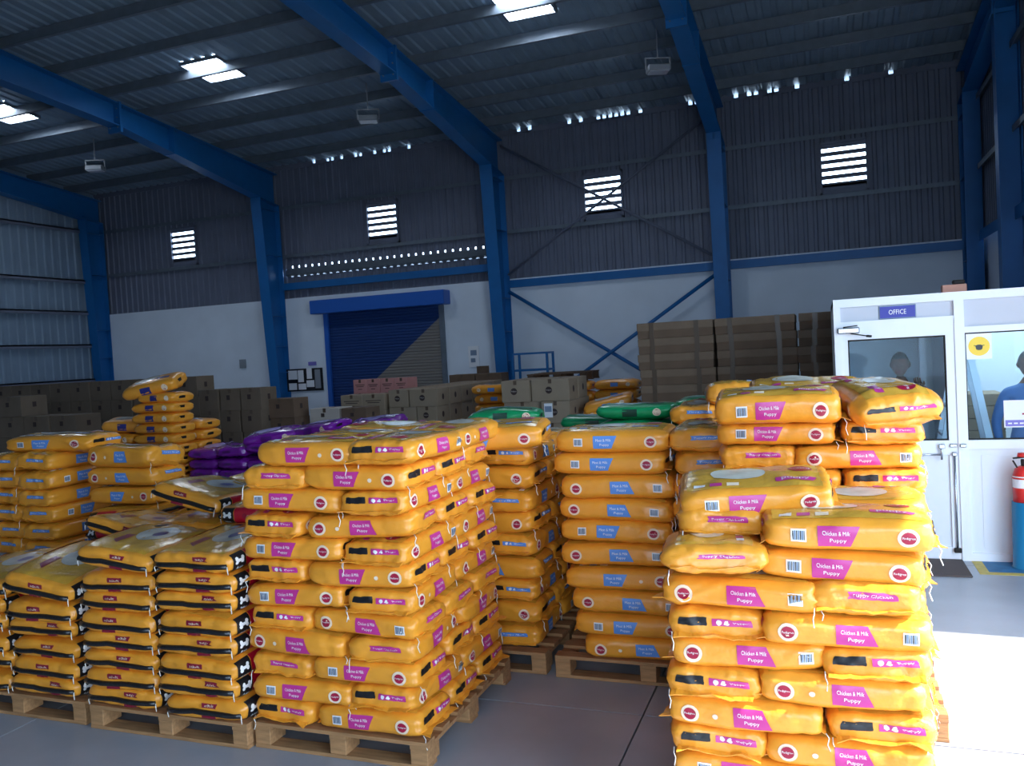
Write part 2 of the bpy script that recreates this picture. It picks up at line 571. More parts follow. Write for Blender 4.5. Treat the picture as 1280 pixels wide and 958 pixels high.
for k in range(4):
    x0, x1 = COLX[k] + .16, COLX[k + 1] - .16
    for z in (5.02, 6.3):
        g_ = MB(); g_.box(x0, x1, YB - .12, YB - .03, z - .02, z + .02, STEELD).box(x0, x1, YB - .125, YB - .115, z - .07, z + .02, STEELD)
        g_.build('wall_girt', wall_back)
for x0, x1, z in ((COLX[2] + .16, COLX[3] - .16, 3.74), (COLX[3] + .16, COLX[4] - .3, 3.74), (COLX[1] + .16, COLX[2] - .16, 4.18)):
    g_ = MB(); girt(g_, x0, x1, z, STEEL)
    g_.build('blue_tie_beam', kind='structure')
for z in (2.0, 3.0, 3.95, 4.85, 6.3):
    g_ = MB(); g_.box(XL + .02, XL + .15, YF, YB - .5, z - .02, z + .02, SHEET).box(XL + .14, XL + .15, YF, YB - .5, z - .09, z + .02, SHEET)
    g_.build('wall_girt', wall_left)
for z in (5.2, 6.5):
    MB().box(XR - .13, XR - .03, DOOR_Y1, YB - .6, z - .02, z + .02, STEELD).box(XR - .14, XR - .13, DOOR_Y1, YB - .6, z - .08, z + .02, STEELD).build('wall_girt', wall_right)
g_ = MB().box(XR - .14, XR - .13, 6.5, YB - .6, 3.75, 3.95, STEEL).box(XR - .13, XR - .02, 6.5, YB - .6, 3.93, 3.95, STEEL)
g_.build('blue_tie_beam', kind='structure')
for cy in (15.2,):
    mb = MB()
    i_section(mb, (XR - .02, cy, 0), (XR - .02, cy, 7.6), .34, .34, (-1, 0, 0), .28, STEEL, (0, 1, 0))
    mb.build('steel_column', kind='structure')
# cross bracing pipes between the two columns beyond the shutter
yb_ = YB - .3
for a, b in (((COLX[2] + .18, yb_, 3.55), (COLX[3] - .15, yb_, .4)), ((COLX[3] - .15, yb_ - .08, 3.55), (COLX[2] + .18, yb_ - .08, .4))):
    MB().tube([a, b], .042, STEEL).build('brace_pipe', kind='structure')
for a, b in (((COLX[2] + .18, yb_, 3.95), (COLX[3] - .15, yb_, 7.0)), ((COLX[3] - .15, yb_ - .08, 3.95), (COLX[2] + .18, yb_ - .08, 7.0))):
    MB().tube([a, b], .03, SHEET).build('brace_pipe', kind='structure')


# ------------------------------------------------------------------ louvre windows
def louvre(n, fn, w, z0, z1):
    """fn(u, out, z) -> world; u from 0..w"""
    def bx(mb, u0, u1, o0, o1, a, b, m):
        vs = [fn(u, o, z) for u in (u0, u1) for o in (o0, o1) for z in (a, b)]
        mb.add(vs, [(0, 1, 3, 2), (4, 6, 7, 5), (0, 4, 5, 1), (2, 3, 7, 6), (0, 2, 6, 4), (1, 5, 7, 3)], m)
    f = MB()
    t = .05
    bx(f, -t, w + t, -.02, .06, z1, z1 + t, SHEET); bx(f, -t, w + t, -.02, .06, z0 - t, z0, SHEET)
    bx(f, -t, 0, -.02, .06, z0 - t, z1 + t, SHEET); bx(f, w, w + t, -.02, .06, z0 - t, z1 + t, SHEET)
    root = f.build('window_%d' % n, kind='structure')
    p = (z1 - z0) / 6.2
    for i in range(7):
        b = MB()
        zz = z1 - i * p
        if i < 6:
            bx(b, 0, w, 0, .012, zz - .088, zz, SHEET)
            bx(b, 0, w, -.05, .0, zz - .008, zz, SHEET)
        else:
            bx(b, 0, w, 0, .012, z0, z1 - 5 * p - .04, SHEET)
        b.build('louvre_slat', root)


for i, (x0, x1) in enumerate(LOUV):
    louvre(i + 1, lambda u, o, z, x0=x0: (x0 + u, YB - .02 - o, z), x1 - x0, LZ0, LZ1)
louvre(5, lambda u, o, z: (XR - .02 - o, RLV[0] + u, z), RLV[1] - RLV[0], 5.5, 6.35)

# ------------------------------------------------------------------ roller shutter
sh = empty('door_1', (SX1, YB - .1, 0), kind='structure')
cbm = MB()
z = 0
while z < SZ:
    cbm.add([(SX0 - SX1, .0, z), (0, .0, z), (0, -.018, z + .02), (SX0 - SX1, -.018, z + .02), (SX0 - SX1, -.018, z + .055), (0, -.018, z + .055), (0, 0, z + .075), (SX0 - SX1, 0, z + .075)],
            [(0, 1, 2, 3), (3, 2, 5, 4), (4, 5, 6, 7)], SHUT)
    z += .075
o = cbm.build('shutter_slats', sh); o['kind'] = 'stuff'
hb = MB().bbox(SX0 - SX1 - .25, .25, -.42, -.02, SZ - .02, SZ + .33, HOOD, .02)
hb.build('shutter_hood', sh)
for xx in (SX0 - SX1, 0):
    MB().box(xx - .06, xx + .06, -.09, -.02, 0, SZ - .02, HOOD if xx < -1 else STEELD).build('guide_rail', sh)

# notice board and little wall signs
nb = MB().box(-.56, .56, -.03, 0, -.3, .3, BLACK)
nbo = nb.build('notice_board', loc=(-12.98, YB - .13, 1.68), label='black framed notice board of white sheets on the white wall beside the blue shutter', cat='notice board')
for x0, x1, z0, z1 in ((-.5, -.22, .02, .26), (-.2, -.02, -.06, .26), (-.5, -.25, -.26, -.08), (-.2, .04, -.26, -.1), (.08, .24, .02, .3), (.06, .3, -.2, -.02)):
    MB().box(x0, x1, -.036, -.031, z0, z1, PAPER).build('paper_sheet', nbo)
MB().box(.33, .5, -.034, -.03, -.24, .26, FROST).build('grey_panel', nbo)
MB().box(-.12, .12, -.02, 0, -.05, .05, PURPLEP).build('wall_sign', loc=(-12.72, YB - .13, 2.1), label='small violet plate above the black notice board', cat='sign')
t = MB().box(-.14, .14, -.02, 0, -.26, .26, PAPER)
t.box(-.08, .08, -.024, -.02, .03, .16, GREYP).box(-.08, .04, -.024, -.02, -.14, -.04, GREYP)
t.build('wall_notice', loc=(-8.05, YB - .13, 2.05), label='white notice with grey print high beside the shutter, by the blue column', cat='notice')
MB().box(-.16, .16, -.02, 0, -.09, .09, CARDB).build('wall_sign', loc=(-7.83, YB - .13, 1.72), label='small brown plate on the wall below the white notice', cat='sign')
MB().box(-.09, .09, -.05, 0, -.12, .12, FROST).build('switch_box', loc=(-14.95, YB - .13, 2.2), label='small grey switch box on the white wall between the two far columns', cat='switch box')
MB().box(-.1, .1, -.02, 0, -.05, .05, mat('orange_plate', '#a8623a', .6)).build('column_plate', loc=(-7.13, YB - .56, 2.15), label='small orange plate on the blue column beside the shutter', cat='sign')

# ------------------------------------------------------------------ unlit hanging floodlights
for x, y_, where in ((-16.04, 15.34, 'in the bay farthest from the office'), (-8.53, 15.2, 'in the bay of the blue shutter'), (-2.58, 15.2, 'beside the rafter nearest the office')):
    z = roof_z(y_) - .75
    r_ = empty('floodlight', (x, y_, z), .4, label='unlit grey floodlight hanging under the roof ' + where, cat='light')
    MB().bbox(-.2, .2, -.13, .13, -.05, .06, FROST, .02).build('housing', r_)
    MB().box(-.17, .17, -.11, .11, -.062, -.05, PANELG).build('diffuser', r_)
    b = MB().bar((-.22, 0, .0), (-.22, 0, .2), .02, .03, FROST).bar((.22, 0, 0), (.22, 0, .2), .02, .03, FROST).bar((-.23, 0, .2), (.23, 0, .2), .03, .02, FROST)
    b.bar((0, 0, .2), (0, 0, .735), .02, .02, FROST)
    b.build('bracket', r_)

# ------------------------------------------------------------------ filled sacks
class Sack:
    """one sack shape: S(a, b, c) maps a point of the [-1, 1] cube's surface to the sack's skin"""

    def __init__(s, L, W, H, seed, n=3.4, taper=.22, wr=1.0):
        s.L, s.W, s.H, s.n, s.taper, s.wr = L, W, H, n, taper, wr
        R = np.random.RandomState(seed)
        s.k = R.normal(size=(7, 3)) * np.array([2.6, 2.4, 1.2])
        s.ph = R.uniform(0, 6.28, 7)
        s.kc = R.normal(size=(9, 3)) * np.array([7.0, 6.0, 3.0])
        s.pc = R.uniform(0, 6.28, 9)
        # fold lines: unit direction, place, width, height and the end they start from
        th = R.uniform(0, 6.28, 9)
        s.fd = np.stack([np.cos(th), np.sin(th), R.uniform(-.8, .8, 9)], -1)
        s.fo = R.uniform(-.9, .9, 9); s.fw = R.uniform(.05, .13, 9); s.fa = R.uniform(-.007, .010, 9); s.fe = R.choice([-1., 1.], 9)
        s.gf = R.uniform(9, 17, 4); s.gp = R.uniform(0, 6.28, 4)
        s.ends = R.uniform(-.012, .012, 4)
        s.bend = R.uniform(-.004, .010)

    def P(s, a, b, c):
        a, b, c = (np.asarray(q, float) for q in np.broadcast_arrays(a, b, c))
        m = np.maximum(np.abs(b), np.abs(c)) + 1e-9
        r = m / (np.abs(b) ** s.n + np.abs(c) ** s.n + 1e-9) ** (1 / s.n)
        b1, c1 = b * r, c * r
        m2 = np.maximum(np.abs(a), m)
        q = m2 / (np.abs(a) ** 12 + m ** 12) ** (1 / 12.)
        a1, b1, c1 = a * q, b1 * q, c1 * q
        e = np.abs(a1) ** 7
        th = 1 - s.taper * e - .10 * np.abs(b1) ** 6
        x = s.L / 2 * a1
        y = s.W / 2 * b1 * (1 - .05 * e) * (1 + .02 * np.sin(3 * a1 + s.ph[0]))
        z = s.H / 2 * c1 * th
        lump = sum(np.sin(s.k[i, 0] * a1 + s.k[i, 1] * b1 + s.k[i, 2] * c1 + s.ph[i]) for i in range(7)) / 7
        cr = sum((1 - np.abs(np.sin(s.kc[i, 0] * a1 + s.kc[i, 1] * b1 + s.kc[i, 2] * c1 + s.pc[i]))) ** 4 for i in range(9)) / 9
        d = s.wr * (.011 * lump - .011 * cr * (.5 + .9 * np.abs(a1) ** 3))
        aa = a1 * s.L / .6; bb = b1 * s.W / .45; cc = c1 * .5
        for i in range(9):
            t = (aa * s.fd[i, 0] + bb * s.fd[i, 1] + cc * s.fd[i, 2] - s.fo[i]) / s.fw[i]
            d = d + s.wr * s.fa[i] * np.exp(-t * t) * np.clip(.35 + a1 * s.fe[i], 0, 1)
        g = np.clip((np.abs(a1) - .45) / .55, 0, 1) ** 1.5
        gat = np.sin(s.gf[0] * b1 + s.gp[0]) * np.sin(s.gf[1] * .5 * b1 + s.gp[1]) * np.abs(c1) + np.sin(s.gf[2] * .45 * c1 + s.gp[2] + 2 * a1) * np.abs(b1) ** 4
        d = d + s.wr * .0045 * g * gat
        nx, ny, nz = a1 ** 9, np.sign(b1) * np.abs(b1) ** 3, np.sign(c1) * np.abs(c1) ** 3
        x = x + d * nx * 1.2
        y = y + d * ny
        z = z + d * nz + s.bend * (1 - 2 * a1 * a1) + s.ends[0] * np.maximum(a1, 0) ** 3 + s.ends[1] * np.maximum(-a1, 0) ** 3
        return np.stack([x, y, z], -1)

    def face(s, f, u, v, off=0.0):
        """u, v in metres on a face; seen from outside u runs to the right and v up"""
        u, v = np.asarray(u, float), np.asarray(v, float)
        g = {'F': lambda u, v: (u / (s.L / 2), -1., v / (s.H / 2)), 'B': lambda u, v: (-u / (s.L / 2), 1., v / (s.H / 2)),
             'R': lambda u, v: (1., u / (s.W / 2), v / (s.H / 2)), 'L': lambda u, v: (-1., -u / (s.W / 2), v / (s.H / 2)),
             'T': lambda u, v: (u / (s.L / 2), v / (s.W / 2), 1.)}[f]
        # a print wider than its face wraps over the edge
        def ev(u, v):
            a, b, c = (np.asarray(q, float) + np.zeros_like(u) for q in g(u, v))
            if f != 'T':
                over = np.maximum(np.abs(c) - 1, 0)
                c = np.clip(c, -1, 1)
                k = over * s.H / 2
                if f == 'F': b = b + k / (s.W / 2)
                if f == 'B': b = b - k / (s.W / 2)
                if f == 'R': a = a - k / (s.L / 2)
                if f == 'L': a = a + k / (s.L / 2)
            else:
                a, b = np.clip(a, -1, 1), np.clip(b, -1, 1)
            return s.P(a, b, c)
        p = ev(u, v)
        h = .004
        n = np.cross(ev(u + h, v) - p, ev(u, v + h) - p)
        n /= np.linalg.norm(n, axis=-1, keepdims=True) + 1e-12
        return p + n * off


def body_mesh(name, sk, mats, nx=38, ny=22, nz=9, matfn=None):
    idx, V, F, M = {}, [], [], []

    def vid(a, b, c):
        k = (round(a, 4), round(b, 4), round(c, 4))
        if k not in idx:
            idx[k] = len(V); V.append((a, b, c))
        return idx[k]
    A = np.linspace(-1, 1, nx + 1); B = np.linspace(-1, 1, ny + 1); Cc = np.linspace(-1, 1, nz + 1)
    A = np.sign(A) * np.abs(A) ** .85; B = np.sign(B) * np.abs(B) ** .85
    for i in range(nx):
        for j in range(ny):
            F.append([vid(A[i], B[j], 1), vid(A[i + 1], B[j], 1), vid(A[i + 1], B[j + 1], 1), vid(A[i], B[j + 1], 1)]); M.append(('T', i, j))
            F.append([vid(A[i], B[j + 1], -1), vid(A[i + 1], B[j + 1], -1), vid(A[i + 1], B[j], -1), vid(A[i], B[j], -1)]); M.append(('D', i, j))
        for j in range(nz):
            F.append([vid(A[i], -1, Cc[j]), vid(A[i + 1], -1, Cc[j]), vid(A[i + 1], -1, Cc[j + 1]), vid(A[i], -1, Cc[j + 1])]); M.append(('F', i, j))
            F.append([vid(A[i + 1], 1, Cc[j]), vid(A[i], 1, Cc[j]), vid(A[i], 1, Cc[j + 1]), vid(A[i + 1], 1, Cc[j + 1])]); M.append(('B', i, j))
    for i in range(ny):
        for j in range(nz):
            F.append([vid(1, B[i], Cc[j]), vid(1, B[i + 1], Cc[j]), vid(1, B[i + 1], Cc[j + 1]), vid(1, B[i], Cc[j + 1])]); M.append(('R', i, j))
            F.append([vid(-1, B[i + 1], Cc[j]), vid(-1, B[i], Cc[j]), vid(-1, B[i], Cc[j + 1]), vid(-1, B[i + 1], Cc[j + 1])]); M.append(('L', i, j))
    V = np.array(V)
    if mats is None:
        return sk.P(V[:, 0], V[:, 1], V[:, 2]), F
    me = bpy.data.meshes.new(name)
    me.from_pydata([tuple(p) for p in sk.P(V[:, 0], V[:, 1], V[:, 2])], [], F)
    for m in mats:
        me.materials.append(m)
    me.polygons.foreach_set('use_smooth', [True] * len(F))
    if matfn:
        me.polygons.foreach_set('material_index', [matfn(*k) for k in M])
    me.update()
    return me


class Print:
    """flat print laid on a sack's face, following its folds"""

    def __init__(s, sk, f):
        s.sk, s.f, s.mb = sk, f, MB()

    def quad(s, cu, cv, w, h, m, slant=0, off=.003, nu=10, nv=5, rot=0, lip=0):
        U, Vv = np.meshgrid(np.linspace(-.5, .5, nu + 1), np.linspace(-.5, .5, nv + 1))
        uu = U * w + slant * Vv * (U + .5) * 2 ; vv = Vv * h + lip * U
        s._put(cu + uu * math.cos(rot) - vv * math.sin(rot), cv + uu * math.sin(rot) + vv * math.cos(rot), off, m, nu, nv)
        return s

    def _put(s, u, v, off, m, nu, nv):
        p = s.sk.face(s.f, u.ravel(), v.ravel(), off)
        k = nu + 1
        s.mb.add(p, [(j * k + i, j * k + i + 1, (j + 1) * k + i + 1, (j + 1) * k + i) for j in range(nv) for i in range(nu)], m, True)

    def disc(s, cu, cv, r, m, off=.003, rv=None, n=18, r_in=0):
        rv = rv or r
        t = np.linspace(0, 2 * PI, n, endpoint=False)
        rings = [(.5, off), (1, off)]
        u = np.concatenate([[cu]] + [cu + q * r * np.cos(t) for q, _ in rings])
        v = np.concatenate([[cv]] + [cv + q * rv * np.sin(t) for q, _ in rings])
        p = s.sk.face(s.f, u, v, off)
        fs = [(0, 1 + i, 1 + (i + 1) % n) for i in range(n)] + [(1 + i, 1 + n + i, 1 + n + (i + 1) % n, 1 + (i + 1) % n) for i in range(n)]
        s.mb.add(p, fs, m, True)
        return s

    def poly(s, pts, m, off=.005):
        u = np.array([p[0] for p in pts]); v = np.array([p[1] for p in pts])
        s.mb.add(s.sk.face(s.f, u, v, off), [tuple(range(len(pts)))], m)
        return s

    def text(s, t, cu, cv, w, h, m, off=.0052, rot=0):
        v, f = text2d(t)
        if not len(v):
            return s
        e = v.max(0) - v.min(0)
        x = v[:, 0] / e[0] * w; y = v[:, 1] / e[1] * h
        u = cu + x * math.cos(rot) - y * math.sin(rot); w_ = cv + x * math.sin(rot) + y * math.cos(rot)
        s.mb.add(s.sk.face(s.f, u, w_, off), f, m)
        return s

    def mesh(s, name):
        return s.mb.mesh(name)


def logo(p, u, v, k=1.0):
    p.disc(u, v, .040 * k, PALE).disc(u, v, .027 * k, RED, .0042)
    p.text('Pedigree', u, v, .046 * k, .013 * k, WHITE, .0056)
    return p


def barcode(p, u, v, k=1.0):
    p.quad(u, v, .058 * k, .055 * k, WHITE, nu=3, nv=2)
    for i, w in enumerate((.004, .007, .003, .006, .004, .007, .003)):
        p.quad(u + (-.021 + i * .007) * k, v, w * k, .04 * k, GREYP if i % 2 else BLACK, off=.0042, nu=1, nv=3)
    return p


def seam(sk, end, v0, m, out=.024, ear=.030, seed=0):
    """the sewn fin across a sack's end"""
    R = random.Random(seed)
    mb = MB()
    n = 14
    W = sk.W
    top, bot = [], []
    pts = []
    for i in range(n + 1):
        t = -1 + 2 * i / n
        u = t * W * .49
        o = out + ear * abs(t) ** 6 + R.uniform(-.003, .003)
        vv = v0 + .007 * math.sin(5 * t + seed) - .006 * abs(t) ** 4
        p0 = sk.face(end, np.array([u * .98]), np.array([v0]), -.006)[0]
        d = Vector((1 if end == 'R' else -1, 0, 0))
        p1 = Vector(p0) + d * (o + .006) + Vector((0, 0, vv - v0 - .004))
        pts += [Vector(p0) + Vector((0, 0, .0015)), p1 + Vector((0, 0, .0015)), p1 - Vector((0, 0, .0015)), Vector(p0) - Vector((0, 0, .0015))]
    fs = []
    for i in range(n):
        for k in range(4):
            j = (k + 1) % 4
            fs.append((i * 4 + k, i * 4 + j, i * 4 + 4 + j, i * 4 + 4 + k))
    fs += [(0, 1, 2, 3), (n * 4 + 3, n * 4 + 2, n * 4 + 1, n * 4)]
    mb.add(pts, fs, m)
    return mb


TYPES = {}


def sack_type(key, L, W, H, nvar, body, end_b=None, label=MAG, words=('Chicken & Milk', 'Puppy'), strip='Puppy Chicken', style='block', n=3.4, taper=.22, wr=1.0, rich=True, nx=38):
    vs = []
    for v in range(nvar):
        sk = Sack(L, W, H, sum(ord(c) for c in key) * 7 + v * 31, n, taper, wr)
        d = {'body': None, 'faces': {k: [] for k in 'FBRLT'}, 'sk': sk}
        k = min(1.0, H / .13)
        if style == 'block':
            d['body'] = body_mesh('sack', sk, [body], nx)
            for f, lay in (('F', (-.20, -.035, .215)), ('B', (.20, .03, -.215))):
                fl_ = d['faces'][f]
                p = Print(sk, f).quad(lay[1] * L / .62, 0, .135 * k, .085 * k, label, slant=.018 if f == 'F' else -.018)
                if rich:
                    p.text(words[0], lay[1] * L / .62, .014 * k, .10 * k, .018 * k, WHITE).text(words[1], lay[1] * L / .62 + .006, -.018 * k, .06 * k, .020 * k, WHITE)
                fl_.append(('side_label', p.mesh('side_label')))
                fl_.append(('brand_logo', logo(Print(sk, f), lay[2] * L / .62, -.002, k).mesh('brand_logo')))
                if rich and (v + (f == 'B')) % 3 != 2:
                    fl_.append(('barcode', barcode(Print(sk, f), lay[0] * L / .62 + .03, 0, k).mesh('barcode')))
                elif rich:
                    q = Print(sk, f); q.disc(lay[0] * L / .62 * -.55, -.004, .012, PALE)
                    fl_.append(('small_emblem', q.mesh('small_emblem')))
            up = H * .16
            p = Print(sk, 'R').quad(-.095 * W / .4, up, .125 * W / .4, .042 * k, BLACK, off=.003)
            p.quad(.075 * W / .4, up - .003, .17 * W / .4, .034 * k, label)
            if rich:
                p.disc(.02, up - .003, .012, WHITE, .0046).disc(.055, up - .003, .011, WHITE, .0046).text(strip.split()[0], .115, up - .003, .06, .013, WHITE)
            d['faces']['R'].append(('end_panel', p.mesh('end_panel')))
            p = Print(sk, 'L').quad(.03, up, .19 * W / .4, .034 * k, label)
            if rich:
                p.text(strip, .03, up, .15 * W / .4, .015 * k, WHITE)
            d['faces']['L'].append(('end_strip', p.mesh('end_strip')))
            d['faces']['R'].append(('sewn_seam', seam(sk, 'R', -H * .30, body, seed=v).mesh('sewn_seam')))
            d['faces']['L'].append(('sewn_seam', seam(sk, 'L', -H * .30, body, .010, .012, seed=v + 5).mesh('sewn_seam')))
            if rich:
                for e, sg in (('R', 1), ('L', 1)):
                    q = MB()
                    b = Vector(sk.face(e, np.array([-.47 * W]), np.array([-H * .3]), .02)[0])
                    sx = .012 if e == 'R' else -.012
                    q.tube([b, b + Vector((sx, 0, -.02)), b + Vector((sx * .4, .006, -.045)), b + Vector((sx * 1.3, .002, -.075))], .0023, STRING, 5)
                    d['faces'][e].append(('stitch_string', q.mesh('stitch_string')))
            p = Print(sk, 'T')
            p.quad(0, 0, L * .90, W * .86, GOLD, off=.0015, nu=26, nv=18)
            d['faces']['T'].append(('clear_front', p.mesh('clear_front')))
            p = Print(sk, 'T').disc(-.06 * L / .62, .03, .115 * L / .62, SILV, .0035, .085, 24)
            p.quad(.17 * L / .62, -.08, .16, .045, label, off=.0035, slant=.01)
            p.text(words[1].lower(), .17 * L / .62, -.08, .11, .026, WHITE, .005)
            p.disc(.2 * L / .62, .07, .05, RED, .003).text('Pedigree', .2 * L / .62, .07, .085, .024, WHITE, .005)
            for q in range(3):
                p.quad(-.22 * L / .62 + q * .07, -.12, .05, .04, (WHITE, label, PALE)[q], off=.003, nu=3, nv=2)
            d['faces']['T'].append(('front_print', p.mesh('front_print')))
        elif style == 'taped':
            # flat sacks whose ends are closed with a black tape and whose long sides carry a black and a maroon panel
            d['body'] = body_mesh('sack', sk, [body], nx)
            for e in 'RL':
                q = MB()
                n_ = 12
                pts = [Vector(sk.face(e, np.array([t * W * .475]), np.array([-H * .12 + .004 * math.sin(4 * t + v)]), .004)[0]) for t in np.linspace(-1, 1, n_)]
                q.tube(pts, .0155, STRIP, 8)
                d['faces'][e].append(('tape_strip', q.mesh('tape_strip')))
                mu = .05 + .04 * (v - 2)
                p = Print(sk, e).quad(mu, H * .27, .11, .03, MAROON).text('adult', mu, H * .27, .07, .016, PALE)
                d['faces'][e].append(('end_print', p.mesh('end_print')))
                d['faces'][e].append(('lower_print', Print(sk, e).quad(mu - .01, -H * .33, .10, .02, MAROON).mesh('lower_print')))
                for sd in (-1, 1):
                    q = MB()
                    b = pts[0 if sd < 0 else -1]
                    sx = 1 if e == 'R' else -1
                    q.tube([b, b + Vector((.006 * sx, sd * .006, -.02)), b + Vector((.002 * sx, sd * .004, -.045))], .003, STRING, 5)
                    d['faces'][e].append(('stitch_string', q.mesh('stitch_string')))
            for f in 'FB':
                p = Print(sk, f).quad(-L / 2 + .085, .0, .10, H * .86, BLACK, off=.0035, nv=8).quad(-L / 2 + .235, 0, .19, H * .86, CRIM, off=.0035, nv=8)
                # a white bone
                cu, cv = -L / 2 + .085, .008
                p.quad(cu, cv, .046, .018, WHITE, off=.0055, nu=3, nv=2)
                for sx in (-1, 1):
                    for sy in (-1, 1):
                        p.disc(cu + sx * .023, cv + sy * .010, .0125, WHITE, .0055, n=10)
                p.text('Adult', cu, -H * .28, .05, .012, WHITE, .0055)
                p.disc(-L / 2 + .22, 0, .02, RED, .005).text('Chicken', -L / 2 + .27, 0, .07, .018, PALE, .006)
                d['faces'][f].append(('side_panel', p.mesh('side_panel')))
            p = Print(sk, 'T').quad(0, 0, L * .9, W * .86, GOLD, off=.0015, nu=26, nv=18)
            d['faces']['T'].append(('clear_front', p.mesh('clear_front')))
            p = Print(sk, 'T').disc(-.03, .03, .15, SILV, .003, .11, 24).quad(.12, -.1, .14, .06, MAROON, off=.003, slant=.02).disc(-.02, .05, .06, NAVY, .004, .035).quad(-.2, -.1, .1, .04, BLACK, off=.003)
            d['faces']['T'].append(('front_print', p.mesh('front_print')))
        elif style == 'plain':
            d['body'] = body_mesh('sack', sk, [body], 22, 12, 6)
            for f in 'FB':
                p = Print(sk, f).quad((-.02 if f == 'F' else .02), 0, .12, .07 * k, label, nu=3, nv=2)
                d['faces'][f].append(('side_label', p.mesh('side_label')))
                d['faces'][f].append(('brand_logo', Print(sk, f).disc(.2 if f == 'F' else -.2, 0, .035, PALE, n=12).disc(.2 if f == 'F' else -.2, 0, .024, RED, .0026, n=12).mesh('brand_logo')))
            for e in 'RL':
                p = Print(sk, e).quad(-.05, H * .1, .12, .045 * k, BLACK if e == 'R' else label, nu=2, nv=1)
                d['faces'][e].append(('end_panel', p.mesh('end_panel')))
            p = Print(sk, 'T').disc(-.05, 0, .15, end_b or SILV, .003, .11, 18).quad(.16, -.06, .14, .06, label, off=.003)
            d['faces']['T'].append(('front_print', p.mesh('front_print')))
        vs.append(d)
    TYPES[key] = vs


sack_type('magenta', .63, .405, .140, 6, YEL, n=4.6, taper=.13)
sack_type('blue', .74, .42, .160, 5, YEL, label=BLU, words=('Meat & Milk', 'Puppy'), strip='Puppy Meat', taper=.22, n=4.0)
sack_type('taped', .66, .575, .126, 5, YEL, style='taped', n=4.2, taper=.16, wr=.9)
sack_type('far_blue', .70, .42, .165, 3, YEL, label=BLU, style='plain', taper=.3)
sack_type('navy', .62, .40, .128, 3, YEL, label=NAVY, style='plain', taper=.3)
sack_type('purple', .62, .42, .120, 3, PURP, end_b=LILAC, label=DKPURP, style='plain', taper=.3, wr=1.5)
sack_type('green', .62, .42, .124, 2, GREEN, end_b=MINT, label=DKGREEN, style='plain', taper=.3, wr=1.3)
sack_type('big', .72, .46, .19, 3, YEL, label=MAG, taper=.34, n=2.8, wr=1.25)

NORM = {'F': (0, -1), 'B': (0, 1), 'R': (1, 0), 'L': (-1, 0)}
RV = random.Random(11)


PENDING = []
NAMES = {'magenta': 'magenta_label_sack', 'blue': 'blue_label_sack', 'taped': 'black_taped_sack', 'far_blue': 'blue_label_sack', 'navy': 'navy_label_sack', 'purple': 'purple_sack',
         'green': 'green_sack', 'big': 'magenta_label_sack'}


def sack(key, x, y, z, rz, show, label, group, var=None, tilt=(0, 0), sc=(1, 1, 1), name=None):
    """a sack centred at x, y with its mid height at z; its prints are added by finish_sacks() where they can be seen"""
    vs = TYPES[key]
    d = vs[RV.randrange(len(vs)) if var is None else var % len(vs)]
    o = put(name or NAMES[key], d['body'], None, (x, y, z), (tilt[0], tilt[1], rz), label, 'bag', group)
    o.scale = sc
    PENDING.append((o, d))
    return o


def finish_sacks():
    """add labels, logos, seams and strings on the sides that are not buried in the stack"""
    from mathutils.bvhtree import BVHTree
    bpy.context.view_layer.update()
    V, F, base = [], [], 0
    cache = {}
    for o, d in PENDING:
        me = d['body']
        if me.name not in cache:
            co, fs = body_mesh('', d['sk'], None, 12, 8, 4)
            cache[me.name] = (np.c_[co, np.ones(len(co))], fs)
        co, fs = cache[me.name]
        w = co @ np.array(o.matrix_world).T
        V.extend(map(tuple, w[:, :3]))
        F.extend([tuple(i + base for i in f) for f in fs])
        base += len(co)
    bvh = BVHTree.FromPolygons(V, F)
    eyes = [Vector((0, 0, EYE)) + rgt * q + Vector((0, 0, zz)) for q, zz in ((0, 0), (-.8, 0), (.8, 0), (0, .4))]
    pc = {}
    n_seen = 0
    for o, d in PENDING:
        M = o.matrix_world
        for f, parts in d['faces'].items():
            for nm, me in parts:
                if me.name not in pc:
                    vv = [v.co.copy() for v in me.vertices]
                    pc[me.name] = vv[::max(1, len(vv) // 14)]
                seen = False
                for p in pc[me.name]:
                    w = M @ p
                    for e in eyes:
                        r_ = w - e
                        h = bvh.ray_cast(e, r_.normalized())
                        if h[0] is None or h[3] > r_.length - .012:
                            seen = True
                            break
                    if seen:
                        break
                if seen:
                    put(nm, me, o)


NTH = ['lowest', 'second', 'third', 'fourth', 'fifth', 'sixth', 'seventh', 'eighth', 'ninth', 'tenth', 'eleventh', 'twelfth', 'thirteenth', 'fourteenth']


def nth(i, n):
    return 'topmost' if i == n - 1 else NTH[i] + (' layer up' if i else ' layer')


def pallet(x0, y0, w, d, label, dark=False):
    r_ = empty('wooden_pallet', (x0, y0, 0), 0, label=label, cat='pallet', group='wooden pallets under the sacks')
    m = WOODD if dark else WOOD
    H = .144
    mb = MB().box(0, w, -.045, .045, 0, .02, m); mb_ = mb.mesh('board')
    for i in range(7):
        put('board', mb_, r_, (0, .045 + (d - .09) * i / 6, H - .021), (0, 0, RV.uniform(-.004, .004)))
    st = MB().box(-.05, .05, 0, d, 0, .02, m).mesh('stringer')
    bl = MB().bbox(-.05, .05, -.07, .07, 0, .08, m, .004).mesh('block')
    bm_ = MB().box(0, w, -.05, .05, 0, .02, m).mesh('bottom_board')
    for i in range(3):
        xx = .05 + (w - .1) * i / 2
        put('stringer', st, r_, (xx, 0, H - .042))
        put('bottom_board', bm_, r_, (0, .05 + (d - .1) * i / 2, .002))
        for j in range(3):
            put('block', bl, r_, (xx, .07 + (d - .14) * j / 2, .022))
    return r_


